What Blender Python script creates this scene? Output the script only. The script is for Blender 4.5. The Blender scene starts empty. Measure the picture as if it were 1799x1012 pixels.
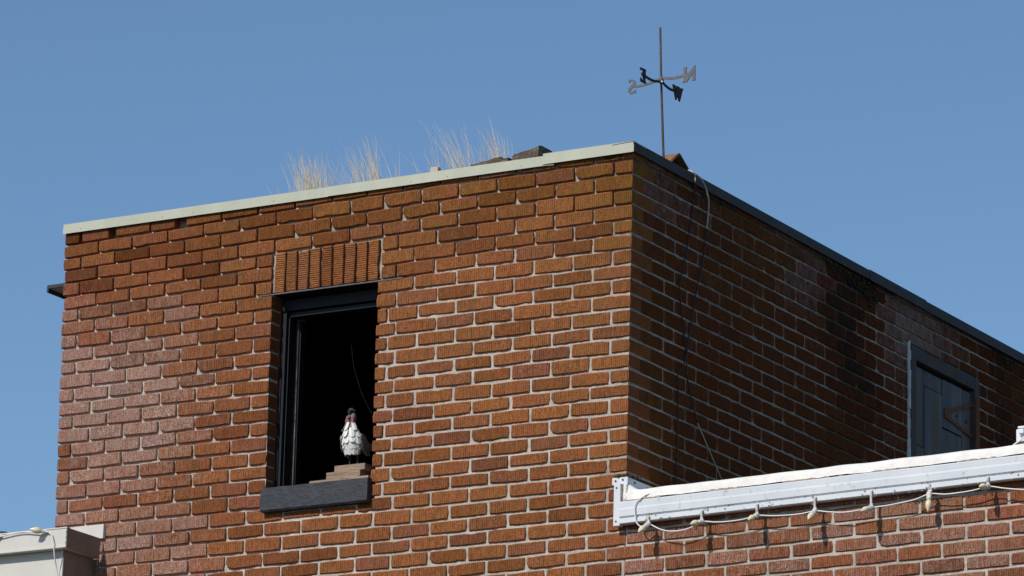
import bpy, bmesh, math, random
from mathutils import Vector, Matrix, noise
random.seed(7)
rad = math.radians
S = bpy.context.scene
COL = S.collection

# ------------------------------------------------------------------ camera, sky, sun, exposure
RX = Vector((0.861315236885602, 0.5073764228054919, 0.02655613469242369))
DN = Vector((-0.10910557785719216, 0.23575926083441964, -0.9656674084855801))
FW = Vector((-0.4962177300229685, 0.8288466302711924, 0.2584206413948808))
CAM = Vector((9.739027767722872, -17.295322655477374, -5.84461064117305))
FPX = 8096.456612390222
cd = bpy.data.cameras.new('camera')
cam = bpy.data.objects.new('camera', cd); COL.objects.link(cam)
m = Matrix.Identity(4)
for i in range(3):
    m[i][0] = RX[i]; m[i][1] = -DN[i]; m[i][2] = -FW[i]; m[i][3] = CAM[i]
cam.matrix_world = m
cd.sensor_fit = 'HORIZONTAL'; cd.sensor_width = 36.0; cd.lens = 36.0 * FPX / 1799.0
cd.clip_start = 0.1; cd.clip_end = 2000
S.camera = cam

SUN = Vector((-0.17, -1.0, 0.79)).normalized()          # towards the sun
el = math.asin(SUN.z); az = math.atan2(SUN.x, SUN.y)
w = bpy.data.worlds.new('World'); S.world = w; w.use_nodes = True
nt = w.node_tree; nt.nodes.clear()
sky = nt.nodes.new('ShaderNodeTexSky'); sky.sky_type = 'NISHITA'; sky.sun_disc = False
sky.sun_elevation = el; sky.sun_rotation = az
sky.altitude = 0; sky.air_density = 1.0; sky.dust_density = 0.4; sky.ozone_density = 3.0
bg = nt.nodes.new('ShaderNodeBackground'); bg.inputs['Strength'].default_value = 0.085
ow = nt.nodes.new('ShaderNodeOutputWorld')
tint = nt.nodes.new('ShaderNodeMix'); tint.data_type = 'RGBA'; tint.blend_type = 'MULTIPLY'; tint.inputs[0].default_value = 1.0
tint.inputs[7].default_value = (1.02, 1.17, 1.255, 1)              # a clear, slightly bluer air over the whole sky
nt.links.new(sky.outputs[0], tint.inputs[6]); nt.links.new(tint.outputs[2], bg.inputs[0]); nt.links.new(bg.outputs[0], ow.inputs[0])
sl = bpy.data.lights.new('sun', 'SUN'); sl.energy = 3.6; sl.angle = rad(0.53); sl.color = (1.0, 0.955, 0.89)
so = bpy.data.objects.new('sun', sl); COL.objects.link(so)
so.rotation_euler = (-SUN).to_track_quat('-Z', 'Y').to_euler(); so.location = (-3, -12, 9)
S.view_settings.view_transform = 'Standard'; S.view_settings.look = 'None'
S.view_settings.exposure = 0.0; S.view_settings.gamma = 1.0
S.view_settings.use_curve_mapping = False

# ------------------------------------------------------------------ where a line of sight meets a wall plane
def P(u, v, y=0.0):
    d = RX * (u - 900) + DN * (v - 506) + FW * FPX
    return CAM + d * ((y - CAM.y) / d.y)
def Q(u, v, x=0.0):
    d = RX * (u - 900) + DN * (v - 506) + FW * FPX
    return CAM + d * ((x - CAM.x) / d.x)

# ------------------------------------------------------------------ object helpers
def link(name, me, mat=None, parent=None):
    o = bpy.data.objects.new(name, me); COL.objects.link(o)
    if mat is not None and me is not None and not me.materials: me.materials.append(mat)
    if parent is not None: o.parent = parent
    return o
def tag(o, label=None, cat=None, group=None, kind=None):
    if label: o['label'] = label
    if cat: o['category'] = cat
    if group: o['group'] = group
    if kind: o['kind'] = kind
    return o
def thing(name, loc, label, cat, group=None):
    o = link(name, None); o.location = loc; o.empty_display_size = 0.1
    return tag(o, label, cat, group)
class MB:
    """collects shapes in world coordinates; build() makes one mesh object, in its parent's space"""
    def __init__(s): s.v = []; s.f = []
    def add(s, vs, fs):
        n = len(s.v); s.v += [tuple(v) for v in vs]; s.f += [tuple(i + n for i in f) for f in fs]
    def box(s, a, b, rot=None, bev=0.0):
        c = [(a[i] + b[i]) / 2 for i in range(3)]; h = [abs(b[i] - a[i]) / 2 for i in range(3)]
        C = Vector(c)
        if bev <= 0:
            vs = [Vector((x * h[0], y * h[1], z * h[2])) for x in (-1, 1) for y in (-1, 1) for z in (-1, 1)]
            fs = [(0, 1, 3, 2), (4, 6, 7, 5), (0, 4, 5, 1), (2, 3, 7, 6), (0, 2, 6, 4), (1, 5, 7, 3)]
        else:
            bm = bmesh.new(); bmesh.ops.create_cube(bm, size=2)
            for q in bm.verts: q.co = Vector((q.co.x * h[0], q.co.y * h[1], q.co.z * h[2]))
            bmesh.ops.bevel(bm, geom=bm.edges[:], offset=min(bev, min(h) * 0.9), segments=2, affect='EDGES', profile=0.6)
            bm.verts.index_update()
            vs = [q.co.copy() for q in bm.verts]; fs = [[q.index for q in f.verts] for f in bm.faces]; bm.free()
        if rot is not None: vs = [rot @ q for q in vs]
        s.add([q + C for q in vs], fs); return s
    def prism(s, pts, d):
        """closed outline pts (list of Vector) extruded by vector d"""
        n = len(pts); pts = [Vector(q) for q in pts]; d = Vector(d)
        s.add(pts + [q + d for q in pts], [tuple(range(n))[::-1], tuple(range(n, 2 * n))] + [(i, (i + 1) % n, n + (i + 1) % n, n + i) for i in range(n)]); return s
    def tube(s, pts, r, n=8, cap=True):
        pts = [Vector(q) for q in pts]; rs = r if isinstance(r, (list, tuple)) else [r] * len(pts)
        rings = []; up = None
        for i, q in enumerate(pts):
            t = (pts[min(i + 1, len(pts) - 1)] - pts[max(i - 1, 0)]).normalized()
            if up is None:
                up = Vector((0, 0, 1)) if abs(t.z) < 0.9 else Vector((1, 0, 0))
            a = t.cross(up)
            if a.length < 1e-5: a = t.cross(Vector((1, 0.3, 0)))
            a.normalize(); up = a.cross(t).normalized()
            rings.append([q + (a * math.cos(k * 2 * math.pi / n) + up * math.sin(k * 2 * math.pi / n)) * rs[i] for k in range(n)])
        vs = [q for g in rings for q in g]; fs = []
        for i in range(len(rings) - 1):
            for k in range(n):
                fs.append((i * n + k, i * n + (k + 1) % n, (i + 1) * n + (k + 1) % n, (i + 1) * n + k))
        if cap: fs += [tuple(range(n))[::-1], tuple(range((len(rings) - 1) * n, len(rings) * n))]
        s.add(vs, fs); return s
    def build(s, name, mat, parent=None, smooth=False):
        me = bpy.data.meshes.new(name)
        off = Vector((0, 0, 0))
        q = parent
        while q is not None: off += q.location; q = q.parent
        me.from_pydata([tuple(Vector(v) - off) for v in s.v], [], s.f)
        bm = bmesh.new(); bm.from_mesh(me); bmesh.ops.recalc_face_normals(bm, faces=bm.faces); bm.to_mesh(me); bm.free()
        if smooth:
            for pl in me.polygons: pl.use_smooth = True
        return link(name, me, mat, parent)
def spline(pts, k=6):
    pts = [Vector(q) for q in pts]; out = []
    for i in range(len(pts) - 1):
        a = pts[max(i - 1, 0)]; b = pts[i]; c = pts[i + 1]; d = pts[min(i + 2, len(pts) - 1)]
        for j in range(k):
            t = j / k
            out.append(0.5 * ((2 * b) + (c - a) * t + (2 * a - 5 * b + 4 * c - d) * t * t + (3 * b - a - 3 * c + d) * t ** 3))
    out.append(pts[-1]); return out

# ------------------------------------------------------------------ material helpers
class NT:
    def __init__(s, name):
        s.m = bpy.data.materials.new(name); s.m.use_nodes = True; s.t = s.m.node_tree; s.t.nodes.clear()
        s.out = s.n('ShaderNodeOutputMaterial'); s.b = s.n('ShaderNodeBsdfPrincipled'); s.l(s.b.outputs[0], s.out.inputs[0])
    def n(s, t, **k):
        q = s.t.nodes.new(t)
        for a, b in k.items(): setattr(q, a, b)
        return q
    def l(s, a, b): s.t.links.new(a, b)
    def put(s, sock, v):
        if hasattr(v, 'is_output'): s.l(v, sock)
        elif isinstance(v, (tuple, list)): sock.default_value = (*v, 1)[:4] if sock.type == 'RGBA' else v
        else: sock.default_value = v
    def math(s, op, a, b=0.0, c=0.0, clamp=False):
        q = s.n('ShaderNodeMath', operation=op, use_clamp=clamp)
        for i, x in enumerate((a, b, c)): s.put(q.inputs[i], x)
        return q.outputs[0]
    def mix(s, f, a, b, mode='MIX'):
        q = s.n('ShaderNodeMix', data_type='RGBA', blend_type=mode); q.clamp_factor = True
        s.put(q.inputs[0], f); s.put(q.inputs[6], a); s.put(q.inputs[7], b); return q.outputs[2]
    def noise(s, vec, scale, detail=3, rough=0.55, dist=0.0):
        q = s.n('ShaderNodeTexNoise'); s.put(q.inputs['Vector'], vec); q.inputs['Scale'].default_value = scale
        q.inputs['Detail'].default_value = detail; q.inputs['Roughness'].default_value = rough; q.inputs['Distortion'].default_value = dist
        return q.outputs[0]
    def ramp(s, v, lo, hi):
        q = s.n('ShaderNodeMapRange'); s.put(q.inputs[0], v); s.put(q.inputs[1], lo); s.put(q.inputs[2], hi); q.clamp = True; return q.outputs[0]
    def vscale(s, v, sc):
        q = s.n('ShaderNodeVectorMath', operation='MULTIPLY'); s.l(v, q.inputs[0]); s.put(q.inputs[1], sc); return q.outputs[0]
    def pos(s): return s.n('ShaderNodeNewGeometry').outputs['Position']
    def bump(s, h, dist, strength=1.0):
        q = s.n('ShaderNodeBump'); s.l(h, q.inputs['Height']); q.inputs['Distance'].default_value = dist; q.inputs['Strength'].default_value = strength
        s.l(q.outputs[0], s.b.inputs['Normal']); return q
    def base(s, c, rough=0.8, metal=0.0, spec=0.3):
        s.put(s.b.inputs['Base Color'], c); s.put(s.b.inputs['Roughness'], rough); s.put(s.b.inputs['Metallic'], metal)
        s.put(s.b.inputs['Specular IOR Level'], spec); return s.m

def paint(name, c1, c2, scale=14, rough=0.55, dirt=None, dscale=40, lo=0.6, hi=0.75, bump=0.0, spec=0.3, metal=0.0, stretch=(1, 1, 1)):
    k = NT(name); p = k.vscale(k.pos(), stretch)
    n1 = k.noise(p, scale, 4); col = k.mix(k.ramp(n1, 0.35, 0.7), c1, c2)
    if dirt: col = k.mix(k.ramp(k.noise(p, dscale, 5, 0.65), lo, hi), col, dirt)
    if bump: k.bump(k.noise(p, dscale * 2, 4), bump)
    return k.base(col, rough, metal, spec)

def brick_mat(name, stuff=False, vertical=True):
    k = NT(name)
    if stuff:
        a = k.n('ShaderNodeAttribute'); a.attribute_name = 'wear_and_shade'; colr, alpha = a.outputs['Color'], a.outputs['Alpha']
    else:
        a = k.n('ShaderNodeObjectInfo'); colr, alpha = a.outputs['Color'], a.outputs['Alpha']
    sp = k.n('ShaderNodeSeparateColor'); k.l(colr, sp.inputs[0]); R, G, B = sp.outputs
    p = k.pos(); xyz = k.n('ShaderNodeSeparateXYZ'); k.l(p, xyz.inputs[0])
    run = k.math('ADD', xyz.outputs[0], xyz.outputs[1]); zz = xyz.outputs[2]
    u = run if vertical else zz
    # combed face: wobbling grooves, broken up by pits
    wob = k.noise(p, 38, 3, 0.6)
    fine = k.noise(p, 240, 3, 0.7)
    pit = k.noise(p, 120, 4, 0.75)
    st = k.noise(k.vscale(p, (1, 1, 0.12) if vertical else (0.12, 0.12, 1)), 170, 2, 0.6)
    ph = k.math('ADD', k.math('MULTIPLY', u, 2 * math.pi / 0.0102), k.math('MULTIPLY', wob, 3.2))
    ph = k.math('ADD', ph, k.math('MULTIPLY', R, 40.0))
    rimn = k.n('ShaderNodeAttribute'); rimn.attribute_name = 'rim'
    face = k.math('SUBTRACT', 1.0, rimn.outputs['Fac'])
    g = k.math('MULTIPLY_ADD', k.math('SINE', ph), 0.5, 0.5)
    comb = k.ramp(k.math('ADD', k.math('FRACT', k.math('MULTIPLY', R, 7.3)), k.math('MULTIPLY', wob, 0.7)), 0.25, 0.8)
    h = k.math('MULTIPLY', g, k.math('MULTIPLY_ADD', comb, 0.85, 0.25))
    h = k.math('ADD', h, k.math('MULTIPLY', k.ramp(st, 0.34, 0.66), 0.6))
    h = k.math('ADD', h, k.math('MULTIPLY', k.ramp(pit, 0.34, 0.54), 0.5))
    h = k.math('ADD', h, k.math('MULTIPLY', fine, 0.2))
    k.bump(k.math('MULTIPLY', h, face), 0.0042, 0.9)
    deep = k.math('MULTIPLY', k.ramp(h, 1.12, 0.55), face)         # the bottoms of grooves and pits are coloured darker
    # colour of the clay
    broad = k.noise(p, 2.2, 4, 0.6)
    c = k.mix(R, (0.400, 0.136, 0.048), (0.330, 0.098, 0.056))
    c = k.mix(k.ramp(broad, 0.38, 0.66), c, k.mix(0.6, c, (0.27, 0.115, 0.042)))
    c = k.mix(k.math('MULTIPLY', k.ramp(k.math('FRACT', k.math('MULTIPLY', R, 13.7)), 0.8, 1.0), 0.7), c, (0.25, 0.09, 0.065))
    c = k.mix(k.ramp(fine, 0.45, 0.7), c, k.mix(0.3, c, (0.48, 0.22, 0.095)))
    c = k.mix(k.math('MULTIPLY', rimn.outputs['Fac'], 0.6), c, (0.50, 0.19, 0.105))
    # rust brown weathering in soft patches
    c = k.mix(k.math('MULTIPLY', k.ramp(k.noise(p, 24, 4, 0.7), 0.45, 0.72), 0.5), c, (0.19, 0.095, 0.030))
    c = k.mix(k.math('MULTIPLY', deep, 0.68), c, (0.060, 0.029, 0.013))
    # grime: an even film that grows into soot, with shade painted on side bricks
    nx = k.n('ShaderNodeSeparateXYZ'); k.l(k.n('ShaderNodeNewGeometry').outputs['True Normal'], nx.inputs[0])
    dk = k.math('MAXIMUM', k.math('SUBTRACT', 1.0, alpha), k.math('MULTIPLY', k.ramp(nx.outputs[0], 0.45, 0.75), 0.50))   # side faces darkened: algae film plus shade painted into the colour
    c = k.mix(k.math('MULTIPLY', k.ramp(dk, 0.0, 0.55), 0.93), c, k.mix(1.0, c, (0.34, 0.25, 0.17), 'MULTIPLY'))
    # lichen: an olive wash with crusts in it
    c = k.mix(k.math('MULTIPLY', k.math('MULTIPLY', B, 0.70), k.ramp(k.noise(p, 13, 5, 0.7), 0.34, 0.64)), c, k.mix(0.8, c, k.mix(0.5, (0.21, 0.125, 0.030), c)))
    lm = k.math('MULTIPLY', k.ramp(k.math('ADD', k.noise(p, 95, 4, 0.75), k.math('MULTIPLY', k.math('SUBTRACT', k.noise(p, 17, 3), 0.5), 0.7)), k.math('SUBTRACT', 0.98, k.math('MULTIPLY', B, 0.52)), k.math('SUBTRACT', 1.22, k.math('MULTIPLY', B, 0.48))), k.math('MULTIPLY_ADD', B, 0.7, 0.1), clamp=True)
    c = k.mix(lm, c, k.mix(k.noise(p, 60, 2), (0.15, 0.080, 0.016), (0.32, 0.175, 0.022)))
    # lime bloom
    em = k.ramp(k.math('ADD', k.math('ADD', k.math('MULTIPLY', st, 0.55), k.math('MULTIPLY', k.noise(p, 21, 4, 0.65), 0.65)), k.math('MULTIPLY', G, 0.45)), 0.70, 1.12)
    em = k.math('MULTIPLY', em, k.ramp(k.math('ADD', fine, k.math('MULTIPLY', pit, 0.5)), 0.55, 0.95))
    c = k.mix(k.math('MULTIPLY', em, k.math('MULTIPLY', k.ramp(G, 0.0, 0.6), 0.8)), c, (0.56, 0.44, 0.40))
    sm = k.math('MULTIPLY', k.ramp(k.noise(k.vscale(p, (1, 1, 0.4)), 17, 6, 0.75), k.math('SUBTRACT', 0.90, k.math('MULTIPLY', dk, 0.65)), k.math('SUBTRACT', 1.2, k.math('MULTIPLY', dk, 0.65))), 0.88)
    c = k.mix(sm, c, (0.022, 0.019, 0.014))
    return k.base(c, 0.95, 0, 0.04)

M = {}
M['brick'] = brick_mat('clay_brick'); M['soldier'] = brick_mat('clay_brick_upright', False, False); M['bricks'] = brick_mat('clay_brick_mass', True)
def mortar_mat():
    k = NT('mortar'); p = k.pos()
    a = k.noise(p, 55, 5, 0.7); b = k.noise(p, 6, 4, 0.6)
    c = k.mix(k.ramp(a, 0.35, 0.7), (0.42, 0.375, 0.32), (0.60, 0.555, 0.49))
    c = k.mix(k.math('MULTIPLY', k.ramp(b, 0.45, 0.7), 0.6), c, (0.27, 0.22, 0.165))
    at = k.n('ShaderNodeAttribute'); at.attribute_name = 'grime_shade'
    c = k.mix(k.math('MULTIPLY', at.outputs['Fac'], k.ramp(k.math('ADD', k.noise(p, 40, 4, 0.7), k.math('MULTIPLY', at.outputs['Fac'], 0.4)), 0.35, 0.85)), c, (0.085, 0.07, 0.045))
    k.bump(k.math('ADD', a, k.math('MULTIPLY', k.noise(p, 210, 3, 0.7), 0.6)), 0.005, 0.9)
    return k.base(c, 0.95, 0, 0.1)
M['mortar'] = mortar_mat()
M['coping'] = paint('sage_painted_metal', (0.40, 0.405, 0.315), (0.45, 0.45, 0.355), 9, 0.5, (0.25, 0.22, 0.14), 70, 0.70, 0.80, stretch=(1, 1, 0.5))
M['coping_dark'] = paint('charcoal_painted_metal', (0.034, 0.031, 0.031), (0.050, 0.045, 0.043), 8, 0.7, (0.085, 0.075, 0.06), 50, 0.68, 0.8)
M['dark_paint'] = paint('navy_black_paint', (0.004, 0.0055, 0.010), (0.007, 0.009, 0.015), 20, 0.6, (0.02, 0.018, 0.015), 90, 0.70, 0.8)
M['sill'] = paint('slate_grey_paint', (0.027, 0.029, 0.035), (0.042, 0.045, 0.051), 22, 0.6, (0.035, 0.033, 0.03), 30, 0.64, 0.74, bump=0.004, stretch=(0.6, 1, 1))
M['raw_wood'] = paint('weathered_wood', (0.20, 0.135, 0.088), (0.36, 0.26, 0.18), 30, 0.85, (0.10, 0.06, 0.035), 60, 0.55, 0.7, bump=0.004, stretch=(0.15, 1, 1.6))
M['sash_wood'] = paint('old_bare_sash_wood', (0.10, 0.075, 0.055), (0.20, 0.155, 0.12), 26, 0.85, (0.03, 0.022, 0.016), 40, 0.5, 0.65, stretch=(1, 1, 0.5))
M['grey_wood'] = paint('grey_split_wood', (0.10, 0.075, 0.055), (0.22, 0.18, 0.14), 40, 0.9, (0.03, 0.025, 0.02), 70, 0.5, 0.68, bump=0.008, stretch=(0.12, 1, 2.2))
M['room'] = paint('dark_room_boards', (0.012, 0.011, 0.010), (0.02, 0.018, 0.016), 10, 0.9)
M['white'] = paint('white_enamel', (0.60, 0.62, 0.645), (0.68, 0.69, 0.705), 5, 0.45, (0.34, 0.31, 0.26), 42, 0.60, 0.78, stretch=(1, 1, 0.7))
M['membrane'] = paint('white_roof_coating', (0.70, 0.665, 0.615), (0.80, 0.765, 0.71), 16, 0.8, (0.50, 0.44, 0.36), 30, 0.62, 0.82, bump=0.004)
M['torn'] = paint('torn_membrane_edge', (0.28, 0.22, 0.15), (0.5, 0.42, 0.32), 60, 0.9)
M['beige'] = paint('beige_coated_steel', (0.56, 0.53, 0.475), (0.61, 0.58, 0.52), 6, 0.5, (0.38, 0.33, 0.27), 50, 0.70, 0.82)
M['beige_shaded'] = paint('beige_steel_shade_tinted', (0.20, 0.15, 0.12), (0.25, 0.19, 0.155), 9, 0.55, (0.08, 0.06, 0.05), 30, 0.64, 0.78)  # darker copy of the beige steel; shade is painted into its colour
M['rust'] = paint('rusty_iron', (0.075, 0.045, 0.030), (0.13, 0.08, 0.055), 45, 0.8, (0.06, 0.045, 0.04), 80, 0.5, 0.7, bump=0.003)
M['rust_cap'] = paint('rusted_sheet', (0.27, 0.12, 0.05), (0.20, 0.095, 0.05), 16, 0.8, (0.42, 0.27, 0.03), 26, 0.56, 0.68)
M['iron'] = paint('weathered_grey_iron', (0.075, 0.075, 0.077), (0.125, 0.124, 0.125), 40, 0.6, (0.10, 0.072, 0.055), 60, 0.62, 0.75, metal=0.3, spec=0.5)
M['iron_dark'] = paint('dark_iron', (0.018, 0.019, 0.022), (0.035, 0.034, 0.034), 40, 0.7, (0.08, 0.05, 0.03), 70, 0.64, 0.75)
M['cable_black'] = paint('black_rubber', (0.012, 0.013, 0.018), (0.022, 0.023, 0.028), 30, 0.6)
M['cable_grey'] = paint('bleached_grey_rubber', (0.36, 0.335, 0.30), (0.52, 0.48, 0.43), 60, 0.8, (0.1, 0.09, 0.08), 80, 0.6, 0.75)
M['cord'] = paint('white_cord', (0.70, 0.68, 0.63), (0.80, 0.78, 0.73), 40, 0.6, (0.4, 0.37, 0.3), 50, 0.66, 0.78)
M['socket'] = paint('dusty_white_plastic', (0.55, 0.53, 0.50), (0.70, 0.68, 0.65), 50, 0.6, (0.28, 0.25, 0.2), 70, 0.52, 0.7)
M['bulb'] = paint('cream_bulb_glass', (0.66, 0.57, 0.36), (0.74, 0.67, 0.48), 40, 0.25, (0.45, 0.38, 0.25), 60, 0.64, 0.8, spec=0.5)
M['door'] = paint('blue_grey_weathered_boards', (0.080, 0.090, 0.105), (0.165, 0.165, 0.163), 13, 0.8, (0.120, 0.095, 0.06), 9, 0.45, 0.66, bump=0.004, stretch=(1, 1, 0.14))
M['door_frame'] = paint('grey_door_frame', (0.045, 0.043, 0.047), (0.075, 0.07, 0.07), 14, 0.8, (0.085, 0.055, 0.033), 18, 0.46, 0.66, bump=0.003)
M['caulk'] = paint('white_caulk', (0.6, 0.6, 0.6), (0.75, 0.75, 0.74), 60, 0.8)
M['hinge'] = paint('rusty_hinge', (0.13, 0.05, 0.028), (0.20, 0.085, 0.045), 45, 0.85, (0.05, 0.03, 0.025), 70, 0.55, 0.7, bump=0.003)
M['feather'] = paint('white_tin', (0.66, 0.64, 0.59), (0.76, 0.74, 0.69), 40, 0.5, (0.40, 0.34, 0.26), 60, 0.60, 0.75)
M['tin_grey'] = paint('grey_tin', (0.18, 0.165, 0.14), (0.30, 0.275, 0.23), 40, 0.6, (0.09, 0.07, 0.05), 70, 0.58, 0.72)
M['red_tin'] = paint('faded_red_tin', (0.22, 0.075, 0.08), (0.28, 0.11, 0.105), 50, 0.6, (0.12, 0.05, 0.05), 60, 0.6, 0.7)
M['comb'] = paint('dark_tin', (0.03, 0.024, 0.024), (0.06, 0.05, 0.045), 50, 0.6)
M['grass'] = paint('dry_straw', (0.46, 0.33, 0.17), (0.62, 0.51, 0.34), 24, 0.8)
M['roof'] = paint('gravel_roofing', (0.06, 0.056, 0.05), (0.10, 0.092, 0.08), 20, 0.95, bump=0.006)
M['ground'] = paint('asphalt', (0.05, 0.05, 0.05), (0.075, 0.073, 0.07), 2, 0.95, bump=0.01)
M['web'] = paint('dusty_thread', (0.05, 0.049, 0.047), (0.12, 0.117, 0.114), 60, 0.8)
M['web_dust'] = paint('dusty_web', (0.22, 0.20, 0.17), (0.38, 0.35, 0.31), 60, 0.95)
M['chip'] = paint('pink_brick_chip', (0.46, 0.34, 0.29), (0.54, 0.42, 0.37), 60, 0.9)
M['flue'] = paint('dark_eave_metal', (0.03, 0.028, 0.027), (0.05, 0.045, 0.042), 12, 0.7)
M['soffit'] = paint('grey_brown_soffit', (0.46, 0.39, 0.32), (0.52, 0.45, 0.37), 10, 0.7)
M['screw'] = paint('rusty_screw', (0.09, 0.05, 0.035), (0.14, 0.08, 0.05), 80, 0.8)

# ------------------------------------------------------------------ ground
g = MB(); g.add([(-300, -300, -7.45), (300, -300, -7.45), (300, 300, -7.45), (-300, 300, -7.45)], [(0, 1, 2, 3)])
tag(g.build('ground', M['ground']), kind='structure')

# ------------------------------------------------------------------ brick bond of the tower front
def zc(k, x=0.0):
    """height of the bed joint under course k"""
    l = -0.00015173 * k * k - 0.06327129 * k + 0.0425219
    mraw = 0.0832 - 0.0694 * k + 3.0e-5 * k * k
    r = 6.859e-05 * k * k - 0.07000465 * k + 0.08012465
    if x <= -0.98: t = min(1.0, (x + 3.14) / 2.16); z = l + (mraw - l) * t
    elif x <= 0: t = (x + 0.98) / 0.98; z = mraw + (r - mraw) * t
    else: z = r + 0.012 * x
    return z + 0.0022 * math.sin(x * 3.1 + k * 1.7) + 0.0012 * math.sin(x * 11 + k * 2.9)
C1 = [-3.1383, -2.9366, -2.7397, -2.5343, -2.3298, -2.1217, -1.9156, -1.7107, -1.5018, -1.3197, -1.1155, -0.9135, -0.7106, -0.5046, -0.3003, -0.0985, 0.0]
def X(s):
    if s >= 15: return C1[15] + (s - 15) * 2 * (0.0 - C1[15])
    i = int(s); return C1[i] + (C1[i + 1] - C1[i]) * (s - i)
def mesh_variants():
    out = {'s': [], 'h': []}
    for key, L, num in (('s', 0.19, 26), ('h', 0.085, 10)):
        H = 0.058
        for q in range(num):
            rough = random.choice((0.35, 0.45, 0.5, 0.6, 0.7, 0.8, 0.9))
            bm = bmesh.new()
            bx = 0.0035 * (0.6 + 0.7 * rough); nb = 5 if key == 's' else 3
            ring = []
            def edge(a, b, n):
                for i in range(n):
                    t = i / n; ring.append((a[0] + (b[0] - a[0]) * t, a[1] + (b[1] - a[1]) * t))
            hx, hz = L / 2, H / 2
            edge((-hx, -hz), (hx, -hz), nb); edge((hx, -hz), (hx, hz), 2); edge((hx, hz), (-hx, hz), nb); edge((-hx, hz), (-hx, -hz), 2)
            n = len(ring); corner = {0, nb, nb + 2, 2 * nb + 2}
            FP, RP, BP_ = [], [], []
            for i, (x, z) in enumerate(ring):
                jx = random.gauss(0, 0.0007 * rough); jz = random.gauss(0, 0.00075 * rough)
                pull = (0.0015 + 0.0028 * rough * random.random()) if i in corner else 0.0
                if rough > 0.65 and random.random() < 0.035: pull += random.uniform(0.003, 0.009)
                dx = -math.copysign(pull, x) if abs(x) > hx * 0.9 else 0; dz = -math.copysign(pull * 0.7, z) if abs(z) > hz * 0.9 else 0
                ox, oz = x + dx + jx, z + dz + jz
                inx = ox - math.copysign(bx * 1.5, x) if abs(x) > hx * 0.9 else ox
                inz = oz - math.copysign(bx, z) if abs(z) > hz * 0.9 else oz
                d = random.gauss(0, 0.004)
                FP.append((inx / L, d, inz / H))
                RP.append((ox / L, 0.013 + d, oz / H))
                BP_.append((x / L, 1.0, z / H))
            F = [bm.verts.new(q_) for q_ in FP]; Rr = [bm.verts.new(q_) for q_ in RP]; Bk = [bm.verts.new(q_) for q_ in BP_]
            bm.faces.new(F)
            for i in range(n):
                j = (i + 1) % n
                bm.faces.new((F[i], Rr[i], Rr[j], F[j])); bm.faces.new((Rr[i], Bk[i], Bk[j], Rr[j]))
            bmesh.ops.recalc_face_normals(bm, faces=bm.faces)
            # open at the back: that side is buried in mortar
            me = bpy.data.meshes.new('brick'); bm.to_mesh(me); bm.free()
            at = me.attributes.new('rim', 'FLOAT', 'POINT'); at.data.foreach_set('value', ([0.0] * n + [1.0] * n + [1.0] * n))
            out[key].append(me)
    return out
VAR = mesh_variants()
for kk in VAR:
    for me in VAR[kk]: me.materials.append(M['brick'])
VARSOL = [me.copy() for me in VAR['s'][:12]]
for me in VARSOL: me.materials.clear(); me.materials.append(M['soldier'])

def fbm(x, y, z=0.0): return noise.fractal(Vector((x, y, z)), 1.0, 2.0, 4)
def wear_front(x, z):
    """hue, lime bloom, lichen, 1-soot from where the brick sits in the wall"""
    n1 = fbm(x * 1.3, z * 1.3, 3.1); n2 = fbm(x * 2.1, z * 2.1, 9.7)
    hue = 0.22 + 0.45 * max(0, min(1, (-1.5 - x) / 1.2)) + random.uniform(-0.22, 0.32)
    ef = max(0, min(1, (-2.05 - x) / 0.6)) * max(0, min(1, (-0.1 - z) / 0.3)) * (0.85 + 0.8 * n2 + random.uniform(-0.42, 0.32))
    if z < -1.35 and x < -2.3: ef += 0.25
    if z > 0.05 and -0.8 < x < -0.4: ef = 0.55
    li = 0.38 + 0.50 * max(0, min(1, (z + 0.45) / 0.45)) + 0.4 * max(0, min(1, (x + 0.55) / 0.5)) * max(0, min(1, (z + 1.35) / 0.5)) + 0.5 * n1 + random.uniform(-0.18, 0.18)
    if x < -2.2 and z > -0.22 and random.random() < 0.4: so_extra = 0.28
    else: so_extra = 0.0
    if x < -2.5: li *= 0.75
    li *= 0.45 + 0.55 * max(0, min(1, (z + 1.3) / 0.7))
    so = 1 - max(0, random.uniform(-0.30, 0.26)) - 0.22 * max(0, min(1, (z + 0.45) / 0.4)) * random.random() ** 1.5 - 0.18 * max(0, min(1, (z + 0.15) / 0.2)) * random.random() - so_extra
    return (max(0, min(1, hue)), max(0, min(1, ef)), max(0, min(1, li)), max(0, min(1, so)))
def wear_lower(x, z):
    return (min(1, 0.85 + random.uniform(-0.25, 0.15)), max(0, 0.52 + random.uniform(-0.25, 0.2)), max(0, random.uniform(-0.1, 0.2)), 1 - max(0, random.uniform(-0.3, 0.25)))
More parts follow.
